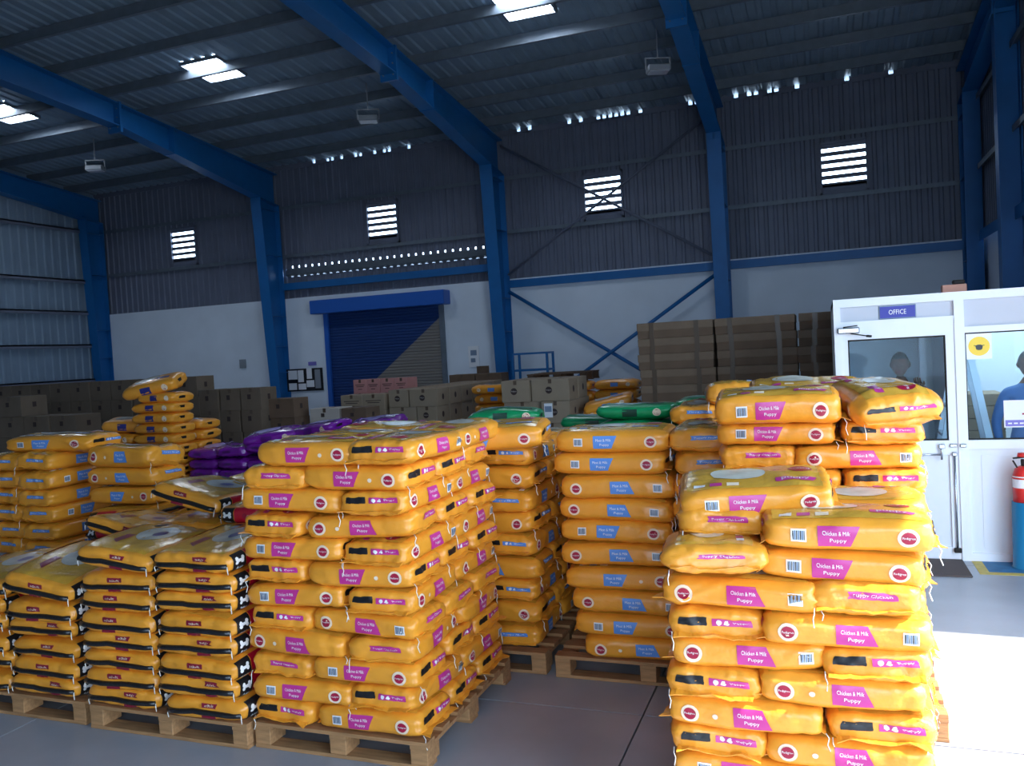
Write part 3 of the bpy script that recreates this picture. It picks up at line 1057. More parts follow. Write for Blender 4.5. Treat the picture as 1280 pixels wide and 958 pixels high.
def brick_stack(key, x0, y0, n, pitch, first, L, W, D, desc, where, group, show_x=('+x',), z0=.145, sides=None, top_rows=1, skip=(), jit=.012, zskip=0, mess=1.0, shift=None):
    """five-sack layers, turned over at every layer; first: 'EL' shows an end then a long side in the lowest layer"""
    TW = L + W
    for i in range(n):
        lay = first if i % 2 == 0 else first[::-1]
        if sides and i in sides:
            lay = sides[i]
        z = z0 + pitch * (i + .5)
        top = i >= n - top_rows
        for blk in (0, 1):
            t = lay[blk]
            bx0 = x0 if blk == 0 else x0 + (W if lay[0] == 'E' else L)
            cnt = 2 if t == 'E' else 3
            for j in range(cnt):
                if (i, t, j) in skip or i < zskip:
                    continue
                pos = ('front', 'rear')[j] if cnt == 2 else ('front', 'middle', 'rear')[j]
                show = []
                if j == 0: show.append('-y')
                if blk == 1 and '+x' in show_x: show.append('+x')
                if blk == 0 and '-x' in show_x: show.append('-x')
                if top: show.append('T')
                jx, jy = RV.uniform(-jit, jit) + (shift[i, t] if shift and (i, t) in shift else 0), RV.uniform(-jit, jit)
                if t == 'E':
                    x, y, rz = bx0 + W / 2, y0 + D * (j + .5) / 2, RV.choice((-PI / 2, -PI / 2, PI / 2))
                    how = 'end-on'
                else:
                    x, y, rz = bx0 + L / 2, y0 + D * (j + .5) / 3, RV.choice((0, PI))
                    how = 'lengthwise'
                lab = '%s laid %s, %s, %s place, %s' % (desc, how, nth(i, n), pos, where)
                sack(key, x + jx, y + jy, z, rz + RV.uniform(-.04, .04) * mess, show, lab, group, tilt=(RV.uniform(-.025, .025) * mess, RV.uniform(-.025, .025) * mess),
                     sc=(min(1, D / 2 / TYPES[key][0]['sk'].L) if t == 'E' else min(1, L / TYPES[key][0]['sk'].L), min(1, D / 3 / TYPES[key][0]['sk'].W) if t == 'L' else 1, RV.uniform(.96, 1.0)))


# --- the central magenta stack (beside the taped ones)
pallet(-3.02, 3.70, 1.06, 1.2, 'wooden pallet under the magenta-label sack stack beside the black-taped sacks')
brick_stack('magenta', -3.03, 3.70, 12, .1285, 'EL', .63, .405, 1.2, 'magenta-label sack', 'central stack', 'magenta-label sacks of the central stack', top_rows=2, shift={(11, 'L'): .13, (11, 'E'): .06, (10, 'E'): .02})

# --- blue-label stack to its rear
pallet(-2.86, 5.02, 1.1, 1.2, 'wooden pallet behind the central stack, under blue-label sacks')
brick_stack('blue', -2.93, 5.08, 9, .150, 'LE', .70, .42, 1.22, 'blue-label sack', 'stack behind the central one', 'blue-label sacks behind the central stack', show_x=('+x',), top_rows=2)
sack('blue', -2.05, 5.02, 1.57, .15, ('-y', '+x', 'T'), 'bulging blue-label sack lying loose on the stack behind the central one', 'blue-label sacks behind the central stack', tilt=(.08, -.03), var=1)

# --- blue-label stack in the middle
pallet(-1.69, 5.0, 1.2, 1.25, 'wooden pallet under the blue-label stack with long sides to the aisle')
brick_stack('blue', -1.62, 5.0, 10, .1445, 'LE', .72, .42, 1.25, 'blue-label sack', 'middle stack', 'blue-label sacks of the middle stack', show_x=('+x', '-x'), sides={i: 'LE' for i in range(12)}, top_rows=2, jit=.02, mess=1.4, skip=((9, 'L', 1), (9, 'L', 2), (9, 'E', 1)), shift={(0, 'L'): .12, (1, 'L'): .08, (2, 'L'): .06, (3, 'L'): .02})

# --- sunlit stack nearest the camera
pallet(-.66, 3.4, 1.05, 1.1, 'wooden pallet under the sunlit stack nearest the loading door')
brick_stack('magenta', -.67, 3.40, 9, .1236, 'EL', .615, .38, 1.16, 'magenta-label sack', 'nearest sunlit stack', 'magenta-label sacks of the nearest stack', show_x=('+x', '-x'), jit=.022, top_rows=1, mess=1.5, skip=((8, 'E', 0),))
sack('big', -.47, 3.60, 1.21, PI / 2 + .12, ('-y', '-x', 'T'), 'crumpled clear-topped magenta-label sack end-on, bulging from the nearest sunlit stack', 'magenta-label sacks of the nearest stack', tilt=(.0, .12), sc=(.84, .93, .78), var=0)
sack('magenta', -.44, 3.80, 1.335, PI / 2 + .05, (), 'magenta-label sack laid end-on, just below the very top, shaded side of nearest sunlit stack', 'magenta-label sacks of the nearest stack', var=2, sc=(.9, .9, .9))
sack('magenta', .05, 3.60, 1.325, .02, ('-y', '+x', '-x', 'T'), 'magenta-label sack laid lengthwise, topmost at the front, sunny side of nearest stack', 'magenta-label sacks of the nearest stack', var=1)
sack('magenta', .06, 4.0, 1.325, PI, ('-y', '+x', 'T'), 'magenta-label sack laid lengthwise, topmost in the middle, nearest sunlit stack', 'magenta-label sacks of the nearest stack', var=2)
sack('magenta', -.31, 3.74, 1.445, .10, ('-y', '-x', 'T'), 'loose magenta-label sack lying across the very top of the nearest sunlit stack', 'magenta-label sacks of the nearest stack', tilt=(.12, -.03), var=0, sc=(1, 1, .95))

# --- the stack right behind it
pallet(-.53, 4.62, 1.05, 1.2, 'wooden pallet under the stack behind the nearest sunlit one')
brick_stack('magenta', -.55, 4.6, 12, .1255, 'EL', .61, .39, 1.2, 'magenta-label sack', 'stack before the office', 'magenta-label sacks of the stack before the office', show_x=('+x', '-x'), top_rows=2)
sack('magenta', -.25, 4.72, 1.735, .04, ('-y', '+x', '-x', 'T'), 'magenta-label sack lying lengthwise on top of the stack before the office', 'magenta-label sacks of the stack before the office', tilt=(.10, 0), sc=(1, 1, 1.2), var=3)
sack('big', .27, 4.88, 1.735, -PI / 2 + .25, ('-y', '+x', 'T'), 'fat magenta-label sack end-on on top of the stack before the office', 'magenta-label sacks of the stack before the office', tilt=(.05, .10), sc=(.95, .95, 1.0), var=1)
sack('magenta', -.12, 5.2, 1.76, .06, ('-y', '+x', 'T'), 'magenta-label sack at the rear on top of the stack before the office', 'magenta-label sacks of the stack before the office', sc=(1, 1, 1.15), tilt=(.1, .04), var=4)

# --- black-taped sacks along the aisle
pallet(-4.18, 3.66, 1.14, 1.26, 'wooden pallet under the higher black-taped sacks')
pallet(-5.36, 3.68, 1.12, 1.26, 'wooden pallet under the lower black-taped sacks')
pallet(-6.54, 3.70, 1.12, 1.26, 'wooden pallet under the farthest black-taped sacks of the aisle')


def column_of(key, x, y, n, pitch, rz, desc, where, group, show, z0=.145, jit=.012, topslope=(0, 0), rows=1, zskip=0):
    for i in range(zskip, n):
        s_ = list(show) + (['T'] if i >= n - rows else [])
        t = topslope if i == n - 1 else (RV.uniform(-.02, .02), RV.uniform(-.02, .02))
        lift = .22 * (abs(t[0]) + abs(t[1])) if i == n - 1 else 0
        sack(key, x + RV.uniform(-jit, jit), y + RV.uniform(-jit, jit), z0 + pitch * (i + .5) + lift, rz + RV.uniform(-.03, .03), s_,
             '%s, %s, %s' % (desc, nth(i, n), where), group, tilt=t, sc=(1, 1, RV.uniform(.96, 1.04)))


G = 'black-taped sacks along the aisle'
column_of('taped', -3.34, 3.97, 8, .1185, -PI / 2, 'black-taped sack', 'front column next to the central stack', G, ('-y', '+x'), topslope=(0, .06), rows=2)
column_of('taped', -3.92, 3.98, 8, .1150, -PI / 2, 'black-taped sack', 'second front column from the central stack', G, ('-y', '+x'), topslope=(-.1, .03), rows=2)
column_of('taped', -4.55, 3.99, 6, .121, -PI / 2, 'black-taped sack', 'third front column from the central stack', G, ('-y', '+x'), topslope=(-.14, .1), rows=2)
column_of('taped', -5.13, 4.00, 6, .121, -PI / 2, 'black-taped sack', 'fourth front column from the central stack', G, ('-y',), topslope=(0, .05), rows=2)
column_of('taped', -5.75, 4.02, 5, .121, -PI / 2, 'black-taped sack', 'fifth front column from the central stack', G, ('-y',), rows=2)
column_of('taped', -3.36, 4.62, 8, .121, -PI / 2, 'black-taped sack', 'rear column next to the central stack', G, ('-y', '+x'))
sack('taped', -3.36, 4.58, .145 + .121 * 8.5, .03, (), 'black-taped sack turned to show its maroon side panel, beside the top of the central stack', G, tilt=(.03, -.04))
column_of('taped', -3.95, 4.62, 9, .121, -PI / 2, 'black-taped sack', 'second rear column from the central stack', G, ('-y', '+x'), topslope=(-.22, -.10))
column_of('taped', -4.55, 4.62, 7, .121, -PI / 2, 'black-taped sack', 'third rear column from the central stack', G, ('-y', '+x'), topslope=(-.2, -.12))
pallet(-4.2, 5.06, 1.14, 1.26, 'wooden pallet in the second row behind the black-taped sacks')
column_of('taped', -3.45, 5.36, 10, .122, -PI / 2, 'black-taped sack', 'second-row column next to the central stack', G, ('-y', '+x'), topslope=(0, -.04), rows=2)
column_of('taped', -4.02, 5.36, 9, .122, -PI / 2, 'black-taped sack', 'second-row column farther from the central stack', G, ('-y', '+x'), topslope=(-.1, .02), rows=2)

# --- far left: maroon sided sacks and blue-label sacks
pallet(-6.98, 5.06, 1.04, 1.26, 'wooden pallet at the far end of the second row, under blue-label sacks')
pallet(-5.80, 5.14, .84, 1.26, 'wooden pallet in the second row under sacks with maroon sides')
G = 'sacks with maroon sides in the second row'
column_of('taped', -5.42, 5.40, 7, .122, 0, 'sack with maroon side panel', 'second row', G, ('-y', '+x'), rows=1, topslope=(.06, -.04))
G = 'blue-label sacks at the far end of the second row'
column_of('blue', -6.25, 5.45, 9, .147, PI / 2, 'blue-label sack laid end-on', 'outer column of far second-row stack', G, ('-y', '+x'), rows=2, topslope=(.05, 0))
column_of('blue', -6.66, 5.50, 9, .147, PI / 2, 'blue-label sack laid end-on', 'outermost column of far second-row stack', G, ('-y', '+x'), rows=2)
sack('blue', -6.25, 5.42, 1.54, .06, ('-y', '+x', 'T'), 'blue-label sack lying across the top of the far second-row stack', G, sc=(1.25, 1, .95), var=0)
for i in range(3):
    sack('blue', -5.47 + RV.uniform(-.03, .03), 5.42, 1.10 + .152 * i, RV.choice((0, PI)) + RV.uniform(-.05, .05), (), 'blue-label sack laid lengthwise, %s of three on the maroon-sided sacks' % ('lowest', 'middle', 'topmost')[i], G,
         tilt=((0, .01, .10)[i], 0), sc=(.95, 1, (1, 1, 1.2)[i]))

# --- navy-label stack
pallet(-8.45, 7.6, 1.36, 1.2, 'wooden pallet under the tall navy-label stack')
G = 'navy-label sacks of the tall far stack'
column_of('navy', -7.40, 7.82, 13, .1225, 0, 'navy-label sack laid lengthwise', 'tall far column', G, (), rows=1)
column_of('navy', -7.42, 8.28, 11, .1225, 0, 'navy-label sack laid lengthwise', 'column behind the tall far one', G, (), rows=1)
column_of('navy', -8.06, 7.86, 10, .1225, 0, 'navy-label sack laid lengthwise', 'lower column beside the tall far one', G, (), rows=1, topslope=(.05, .04))
sack('navy', -7.36, 7.84, 1.79, .05, (), 'navy-label sack lying flat, last but one on top of the tall far stack', G, sc=(.85, 1, 1))
sack('navy', -7.52, 7.84, 1.935, .25, (), 'navy-label sack tipped upwards on the very top of the tall far stack', G, tilt=(.3, -.18), sc=(1.1, 1, 1.3))
sack('navy', -7.98, 7.9, 1.475, .3, (), 'loose navy-label sack on the lower column beside the tall far stack', G, sc=(.95, 1, 1.25), tilt=(.1, .05))

# --- purple sacks
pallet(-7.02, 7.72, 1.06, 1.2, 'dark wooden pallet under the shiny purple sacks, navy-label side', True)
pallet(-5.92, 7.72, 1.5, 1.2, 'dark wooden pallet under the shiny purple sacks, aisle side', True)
G = 'shiny purple sacks'
for q, (x, y, n, nm) in enumerate(((-6.82, 8.05, 9, 'column touching the navy-label stack'), (-6.40, 8.05, 9, 'first column from the navy-label stack'), (-6.01, 8.05, 9, 'second column from the navy-label stack'), (-5.58, 8.08, 10, 'third column from the navy-label stack'), (-5.15, 8.1, 10, 'fourth column from the navy-label stack'), (-4.72, 8.12, 10, 'fifth column from the navy-label stack'))):
    column_of('purple', x, y, n, .1135, PI / 2, 'shiny purple sack', nm, G, ('-y',), rows=1, topslope=((.04, -.02, .06, -.05, .05, 0)[q], (-.04, .05, .1, -.08, .06, -.03)[q]))
for q, (x, y, z, rz, nm) in enumerate(((-5.98, 8.0, 1.30, .3, 'tipped over the second column'), (-5.38, 8.1, 1.37, -.2, 'lying across the fourth column'), (-4.75, 8.25, 1.38, .2, 'at the aisle end'))):
    sack('purple', x, y, z, rz, ('-y', '+x', 'T'), 'loose shiny purple sack on top of the purple stack, ' + nm, G, tilt=(.14, -.1), sc=(1, 1, 1.05))

# --- green sacks and blue-label sacks behind the middle stack
pallet(-2.92, 6.4, 1.66, 1.2, 'wooden pallet behind the middle stack, under green sacks', True)
G = 'green sacks behind the middle stack'
column_of('green', -1.45, 6.75, 12, .1235, 0, 'green sack', 'behind the middle stack, front column', G, ('-y', '+x'), rows=1)
column_of('green', -.93, 7.30, 12, .1235, 0, 'green sack', 'behind the middle stack, column nearer the office', G, ('-y', '+x'), rows=1)
column_of('green', -1.9, 7.2, 11, .1235, .1, 'green sack', 'behind the middle stack, rear column', G, ('-y', '+x'), rows=1)
column_of('green', -2.55, 6.6, 12, .1235, .2, 'mint-topped green sack', 'beyond the loose bulging blue-label sack', G, ('-y', '+x'), rows=1)
pallet(-1.2, 6.32, 1.1, 1.2, 'wooden pallet between the green sacks and the stack before the office', True)
G = 'blue-label sacks behind the stack before the office'
column_of('blue', -.90, 6.66, 10, .148, PI / 2, 'blue-label sack laid end-on', 'stack behind the middle one', G, ('-y', '+x', '-x'), rows=1)
column_of('blue', -.45, 6.66, 9, .148, PI / 2, 'blue-label sack laid end-on', 'stack behind the one before the office', G, ('-y',), rows=1)
sack('blue', -.66, 6.60, 1.685, PI / 2 + .1, ('-y', '-x', 'T'), 'blue-label sack perched on the stack behind the one before the office', G, sc=(.8, 1, 1.1), tilt=(0, .1))

# --- far yellow stack by the bracing
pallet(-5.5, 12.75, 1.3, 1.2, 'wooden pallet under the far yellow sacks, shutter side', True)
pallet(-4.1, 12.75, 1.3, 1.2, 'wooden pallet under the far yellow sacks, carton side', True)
G = 'blue-label sacks far away below the cross bracing'
for x, n, nm in ((-5.2, 9, 'column by the blue column'), (-4.55, 9, 'column behind the grey cartons'), (-3.8, 9, 'column left of the brown cartons'), (-3.1, 9, 'column next to the brown cartons')):
    column_of('far_blue', x, 13.0, n, .16, RV.choice((0, PI)), 'blue-label sack', 'far stack, ' + nm, G, ('-y', '+x'), rows=1, jit=.03)
sack('far_blue', -2.90, 11.6, 1.30, .15, ('-y', '+x', 'T'), 'blue-label sack leaning between the grey cartons and the green sacks', G, tilt=(.1, -.2))
for i in range(7):
    sack('far_blue', -2.9 + RV.uniform(-.02, .02), 11.6, .145 + .155 * (i + .5), RV.choice((0, PI)), ('-y', '+x') if i > 4 else (), 'blue-label sack, %s, pile between the grey cartons and the green sacks' % nth(i, 9), G)
pallet(-3.26, 11.2, .8, 1.0, 'wooden pallet between the grey cartons and the brown cartons', True)

finish_sacks()

# ------------------------------------------------------------------ cartons
def carton_meshes(w, d, h, m, ink='logo', tape=TAPE):
    out = {}
    b = MB().bbox(-w / 2, w / 2, -d / 2, d / 2, 0, h, m, .006)
    out['body'] = b.mesh('carton')
    parts = []
    t = MB().box(-.025, .025, -d / 2 - .0015, d / 2 + .0015, h - .0005, h + .0012, tape)
    t.box(-.025, .025, -d / 2 - .0015, -d / 2, h - .06, h, tape)
    parts.append(('parcel_tape', t.mesh('parcel_tape')))
    f = MB().box(-w / 2 + .004, w / 2 - .004, -.002, .002, h - .001, h + .0006, INK)
    parts.append(('flap_joint', f.mesh('flap_joint')))
    p = MB()
    if ink == 'logo':
        n = 14
        c = (-.02, -d / 2 - .002, h * .5)
        p.add([c] + [(c[0] + .05 * math.cos(2 * PI * k / n), c[1], c[2] + .05 * math.sin(2 * PI * k / n)) for k in range(n)], [(0, k + 1, (k + 1) % n + 1) for k in range(n)], INK)
        c = (w / 2 + .002, 0, h * .5)
        q = MB()
        parts.append(('side_mark', None)); side = q
        q.add([c] + [(c[0], c[1] + .04 * math.cos(2 * PI * k / n), c[2] + .05 * math.sin(2 * PI * k / n)) for k in range(n)], [(0, k + 1, (k + 1) % n + 1) for k in range(n)], INK)
        flat_text(p, 'Pedigree', (-.02, -d / 2 - .004, h * .5), (1, 0, 0), (0, 0, 1), .028, CARDW, .08)
    elif ink == 'lines':
        for q, ww in ((.62, .7), (.5, .55), (.3, .3)):
            p.box(-w * ww / 2, w * ww / 2, -d / 2 - .002, -d / 2, h * q - .006, h * q + .006, INK)
    elif ink == 'marks':
        p.box(-.06, .0, -d / 2 - .002, -d / 2, h * .5, h * .72, INK)
        q = MB().box(w / 2, w / 2 + .002, -.03, .03, h * .45, h * .7, INK)
        parts.append(('side_mark', q.mesh('side_mark')))
    parts = [(a_, side.mesh(a_) if b_ is None else b_) for a_, b_ in parts]
    if p.v:
        parts.append(('printed_mark', p.mesh('printed_mark')))
    out['parts'] = parts
    return out


CARTON_N = {}


def carton(ms, x, y, z, rz, label, group, parts=True, name='carton'):
    o = put(name, ms['body'], None, (x, y, z), (0, 0, rz), label, 'carton', group)
    if parts:
        for nm, me in ms['parts']:
            put(nm, me, o)
    return o


ORD = ['first', 'second', 'third', 'fourth', 'fifth', 'sixth', 'seventh', 'eighth', 'ninth', 'tenth', 'eleventh', 'twelfth']


def carton_wall(ms, w, d, h, x0, y0, nx, ny, nz, desc, start, where, group, zmin=2, z0=.145, drop=None, jit=.012):
    for i in range(nx):
        for j in range(ny):
            top = nz - (drop(i, j) if drop else 0)
            for k in range(top):
                row = '' if ny == 1 else ', %s row back' % ORD[j]
                lab = '%s, %s from %s%s, %s, %s' % (desc, ORD[i], start, row, nth(k, top), where)
                carton(ms, x0 + w * (i + .5) + RV.uniform(-jit, jit), y0 + d * (j + .5) + RV.uniform(-jit, jit), z0 + h * k, RV.uniform(-.02, .02), lab, group, k >= top - 1 - zmin)


cA = carton_meshes(.43, .40, .308, CARDD, 'marks')
pallet(-13.5, 10.2, 2.2, 1.0, 'wooden pallet under the dull cartons by the end wall', True)
pallet(-11.2, 10.2, 2.2, 1.0, 'wooden pallet under the dull cartons before the far white wall', True)
carton_wall(cA, .44, .42, .310, -13.45, 10.3, 10, 1, 6, 'dull brown carton', 'the end wall', 'long far row', 'dull brown cartons of the long far row')
cA2 = carton_meshes(.36, .4, .33, CARDD, 'marks')
pallet(-9.1, 10.2, 1.06, 1.0, 'wooden pallet under the shorter dull cartons at the far row end', True)
carton_wall(cA2, .385, .42, .327, -9.05, 10.3, 3, 1, 5, 'dull brown carton', 'the long row', 'lower stack at its end', 'dull brown cartons of the lower far stack')
carton_wall(carton_meshes(.5, .4, .29, CARDB, 'marks'), .52, .42, .29, -7.98, 10.5, 1, 1, 5, 'darker brown carton', 'the lower far stack', 'single column', 'single column of darker cartons')
cF = carton_meshes(.48, .42, .285, CARDD, 'marks')
pallet(-11.1, 8.4, 1.7, 1.0, 'wooden pallet under the cartons in front of the long far row', True)
carton_wall(cF, .50, .44, .287, -11.05, 8.5, 3, 1, 6, 'grey-brown carton', 'the end wall', 'nearer row', 'cartons before the long far row', drop=lambda i, j: (0, 1, 1)[i])

cB = carton_meshes(.50, .46, .285, CARD, 'logo')
cE = carton_meshes(.36, .46, .285, CARD, 'logo')
pallet(-6.85, 12.1, 1.0, 1.5, 'wooden pallet under the printed cartons facing the aisle', True)
pallet(-6.85, 13.7, 1.0, 1.5, 'wooden pallet under the printed cartons nearer the back wall', True)
G = 'printed grey-brown cartons before the shutter'
for j in range(6):
    for k in range(5):
        z = .145 + .288 * k
        if True:
            carton(cE if k % 2 == 0 else cB, -6.62 if k % 2 == 0 else -6.55, 12.45 + .5 * j, z, RV.uniform(-.03, .03), 'printed grey-brown carton, shutter side, %s row back, %s, before the shutter' % (ORD[j], nth(k, 5)), G)
        carton(cB if k % 2 == 0 else cE, -6.16 if k % 2 == 0 else -6.10, 12.45 + .5 * j, z, RV.uniform(-.03, .03), 'printed grey-brown carton, aisle side, %s row back, %s, before the shutter' % (ORD[j], nth(k, 5)), G)
cL = carton_meshes(.415, .42, .275, CARD, 'lines')
pallet(-7.75, 12.1, .9, 1.0, 'wooden pallet under the line-printed cartons', True)
carton_wall(cL, .425, .44, .277, -7.72, 12.2, 2, 1, 5, 'line-printed carton', 'the shutter side', 'stack beside the logo cartons', 'line-printed cartons')
cP = carton_meshes(.29, .4, .265, CARDP, 'lines')
pallet(-8.65, 13.9, 1.4, 1.0, 'wooden pallet under the pinkish cartons', True)
carton_wall(cP, .298, .42, .265, -8.57, 14.0, 4, 1, 6, 'pinkish carton', 'the shutter side', 'before the blue shutter', 'pinkish cartons before the shutter')
pallet(-7.38, 10.5, 1.14, .62, 'dark wooden pallet under the pale and brown carton columns behind the purple sacks', True)
pallet(-7.22, 15.45, 1.2, .55, 'dark wooden pallet under the plain brown cartons at the back wall', True)
pallet(-8.02, 10.42, .6, .58, 'dark wooden pallet under the single column of darker cartons', True)
cW = carton_meshes(.5, .4, .255, CARDW, 'marks')
carton_wall(cW, .52, .42, .255, -7.28, 10.6, 1, 1, 5, 'pale carton', 'the purple sacks', 'single column behind the purple sacks', 'pale carton column behind the purple sacks')
cBr = carton_meshes(.42, .4, .25, CARDB, 'marks')
carton_wall(cBr, .44, .42, .255, -6.72, 10.6, 1, 1, 5, 'brown carton', 'the pale column', 'single column beside the pale cartons', 'brown carton column behind the purple sacks')
carton_wall(carton_meshes(.56, .4, .31, CARDB, 'none'), .58, .42, .313, -7.2, 15.5, 2, 1, 5, 'plain brown carton', 'the shutter', 'behind the printed cartons', 'plain brown cartons at the back')
cM = carton_meshes(.56, .44, .308, CARD, 'logo')
cN = carton_meshes(.42, .56, .308, CARD, 'logo')
pallet(-4.38, 11.1, 1.1, 1.2, 'wooden pallet under the printed cartons below the bracing', True)
G = 'printed cartons below the cross bracing'
for k in range(5):
    z = .145 + .31 * k
    a, b = (cN, cM) if k % 2 == 0 else (cM, cN)
    xa, xb = (-4.15, -3.64) if k % 2 == 0 else (-4.07, -3.56)
    for j in range(2):
        carton(a, xa, 11.42 + .5 * j, z, RV.uniform(-.02, .02), 'printed carton, shutter side, %s, %s row, below the cross bracing' % (nth(k, 5), ('front', 'rear')[j]), G)
        bo = carton(b, xb, 11.42 + .5 * j, z, RV.uniform(-.02, .02), 'printed carton, office side, %s, %s row, below the cross bracing' % (nth(k, 5), ('front', 'rear')[j]), G)
        if k == 3 and j == 0:
            MB().box(-.06, .06, -.232, -.222, .0, .2, PAPER).box(-.05, .05, -.235, -.232, .08, .16, GREYP).build('address_label', bo, loc=(-.1, -.06, .08))


def long_carton():
    w, d, h = .97, .75, .205
    body = MB().bbox(-w / 2, w / 2, -d / 2, d / 2, 0, h * .54, CARDB, .008).mesh('long_carton')
    lid = MB().bbox(-w / 2 - .006, w / 2 + .006, -d / 2 - .008, d / 2 + .008, h * .50, h, mat('lighter_brown_card', '#7a6654', .85, noise=.1, scale=5), .008).mesh('lid')
    st = []
    for x in (-.3, .28):
        st.append(MB().box(x - .03, x + .03, -d / 2 - .011, d / 2 + .011, 0, h + .002, TAPE).mesh('strap'))
    return body, lid, st


body, lid, st = long_carton()
for i, x in enumerate((-1.80, -.80, .20)):
    for k in range(11):
        o = put('long_carton', body, None, (x + RV.uniform(-.015, .015), 11.3 + RV.uniform(-.02, .02), .12 + .206 * k), (0, 0, RV.uniform(-.012, .012)),
                'long brown lidded carton, %s, column %s, behind the sack stacks' % (nth(k, 11), ('by the cross bracing', 'in the middle', 'by the office')[i]), 'carton', 'long brown cartons beside the office')
        put('lid', lid, o)
        for s_ in st:
            put('strap', s_, o)
    pallet(x - .5, 10.9, 1.0, .8, 'wooden pallet under the long brown cartons ' + ('by the cross bracing', 'in the middle', 'by the office')[i], True)

# blue tube rack against the wall and a dark pallet lying on the far sacks
rk = empty('tube_rack', (-5.6, 16.2, 0), label='dark blue metal tube rack standing against the wall below the cross bracing', cat='rack')
for x in (-.37, .37):
    for y_ in (-.2, .2):
        MB().box(x - .022, x + .022, y_ - .022, y_ + .022, 0, 2.08, STEEL).build('post', rk)
for z in (.5, 1.1, 1.72, 2.06):
    m_ = MB()
    for y_ in (-.2, .2):
        m_.box(-.37, .37, y_ - .015, y_ + .015, z - .02, z + .02, STEEL)
    for x in (-.37, .37):
        m_.box(x - .015, x + .015, -.2, .2, z - .02, z + .02, STEEL)
    m_.build('shelf_frame', rk)
dp = empty('wooden_pallet', (-4.55, 12.8, 1.59), .02, label='dark wooden pallet lying on top of the far yellow sacks', cat='pallet')
for i in range(5):
    MB().box(0, 1.0, -.05, .05, .115, .135, WOODD).build('board', dp, loc=(0, .06 + .2 * i, 0))
for x in (.06, .5, .94):
    for y_ in (.06, .46, .86):
        MB().box(x - .05, x + .05, y_ - .05, y_ + .05, .02, .115, WOODD).build('block', dp)
for y_ in (.06, .46, .86):
    MB().box(0, 1, y_ - .05, y_ + .05, 0, .02, WOODD).build('bottom_board', dp)

# ------------------------------------------------------------------ office of white aluminium and glass
OY = 8.39
ow = MB()
ow.box(.10, .16, OY - .04, OY + .04, 0, 2.42, ALU)
ow.box(.10, XR, OY - .045, OY + .045, 2.345, 2.42, ALU)
ow.box(1.10, 1.18, OY - .045, OY + .045, 0, 2.345, ALU)
ow.box(2.55, 2.63, OY - .045, OY + .045, 0, 2.345, ALU)
ow.box(.16, 1.10, OY - .04, OY + .04, 2.185, 2.21, ALU)
ow.box(1.18, XR, OY - .04, OY + .04, 2.05, 2.105, ALU)
ow.box(1.18, XR, OY - .04, OY + .04, 1.01, 1.09, ALU)
ow.box(1.18, XR, OY - .04, OY + .04, 0, .07, ALU)
off = ow.build('wall_office', kind='structure')
MB().box(.16, 1.10, OY - .012, OY + .012, 2.21, 2.345, PANELG).build('upper_panel', off)
MB().box(1.18, 2.55, OY - .012, OY + .012, 2.105, 2.345, PANELG).build('upper_panel', off)
MB().box(2.63, XR, OY - .012, OY + .012, 2.105, 2.345, PANELG).build('upper_panel', off)
for x0, x1 in ((1.18, 2.55), (2.63, XR)):
    MB().box(x0, x1, OY - .014, OY + .014, .07, 1.01, PANELW).build('lower_panel', off)
    MB().box(x0 + .1, x1 - .1, OY - .018, OY - .014, .12, .95, PANELW).build('raised_field', off)
    g = MB().box(x0, x1, OY - .003, OY + .003, 1.09, 2.05, GLASS).build('pane', off)
    for a, b, c_, d_ in ((x0, x1, 1.09, 1.102), (x0, x1, 2.038, 2.05), (x0, x0 + .012, 1.09, 2.05), (x1 - .012, x1, 1.09, 2.05)):
        MB().box(a, b, OY - .01, OY + .01, c_, d_, RUBBER).build('gasket', off)
MB().box(.10, .16, OY + .04, 10.65, 0, 2.42, PANELW).build('office_side_panel', off)
MB().box(.10, XR, 10.60, 10.66, 0, 2.42, PANELW).build('office_back_panel', off)
MB().box(.10, XR, OY + .045, 10.66, 2.36, 2.42, PANELG).build('office_roof_panel', off)
MB().box(1.16, 1.20, OY + .95, 10.6, 0, 2.36, PANELG).build('added_light_divider', off)  # added divider, keeps the lamp's light off the door side
MB().box(.96, 1.02, 9.86, 9.92, 0, 2.36, ALU).build('inner_post', off)
dr = empty('door_2', (.16, OY, 0), kind='structure')
d_ = MB()
d_.box(0, .055, -.03, .03, .01, 2.185, ALU).box(.868, .94, -.03, .03, .01, 2.185, ALU)
d_.box(.055, .868, -.03, .03, 2.04, 2.185, ALU).box(.055, .868, -.03, .03, .96, 1.09, ALU).box(.055, .868, -.03, .03, .01, .12, ALU)
d_.build('door_frame', dr)
MB().box(.055, .868, -.01, .01, .12, .96, PANELW).build('lower_panel', dr)
MB().box(.055, .868, -.003, .003, 1.09, 2.04, GLASS).build('pane', dr)
for a, b, c_, e_ in ((.055, .868, 1.09, 1.102), (.055, .868, 2.026, 2.04), (.055, .067, 1.09, 2.04), (.856, .868, 1.09, 2.04)):
    MB().box(a, b, -.014, .014, c_, e_, RUBBER).build('gasket', dr)
MB().tube([(.905, -.045, .10), (.905, -.045, .97)], .009, CHROME).build('bolt_rod', dr)
MB().bbox(.875, .935, -.07, -.03, .075, .115, RUBBER, .006).build('bolt_foot', dr)
MB().bbox(.885, .925, -.06, -.03, .95, .985, CHROME, .006).build('bolt_knob', dr)
b_ = MB().tube([(.50, -.06, .965), (.80, -.06, .965)], .008, CHROME).tube([(.80, -.06, .92), (.80, -.06, 1.06)], .009, CHROME).bbox(.78, .83, -.07, -.03, 1.02, 1.06, CHROME, .005)
b_.build('door_handle', dr)
MB().bbox(.87, .93, -.05, -.03, 1.03, 1.06, CHROME, .005).build('lock', dr)
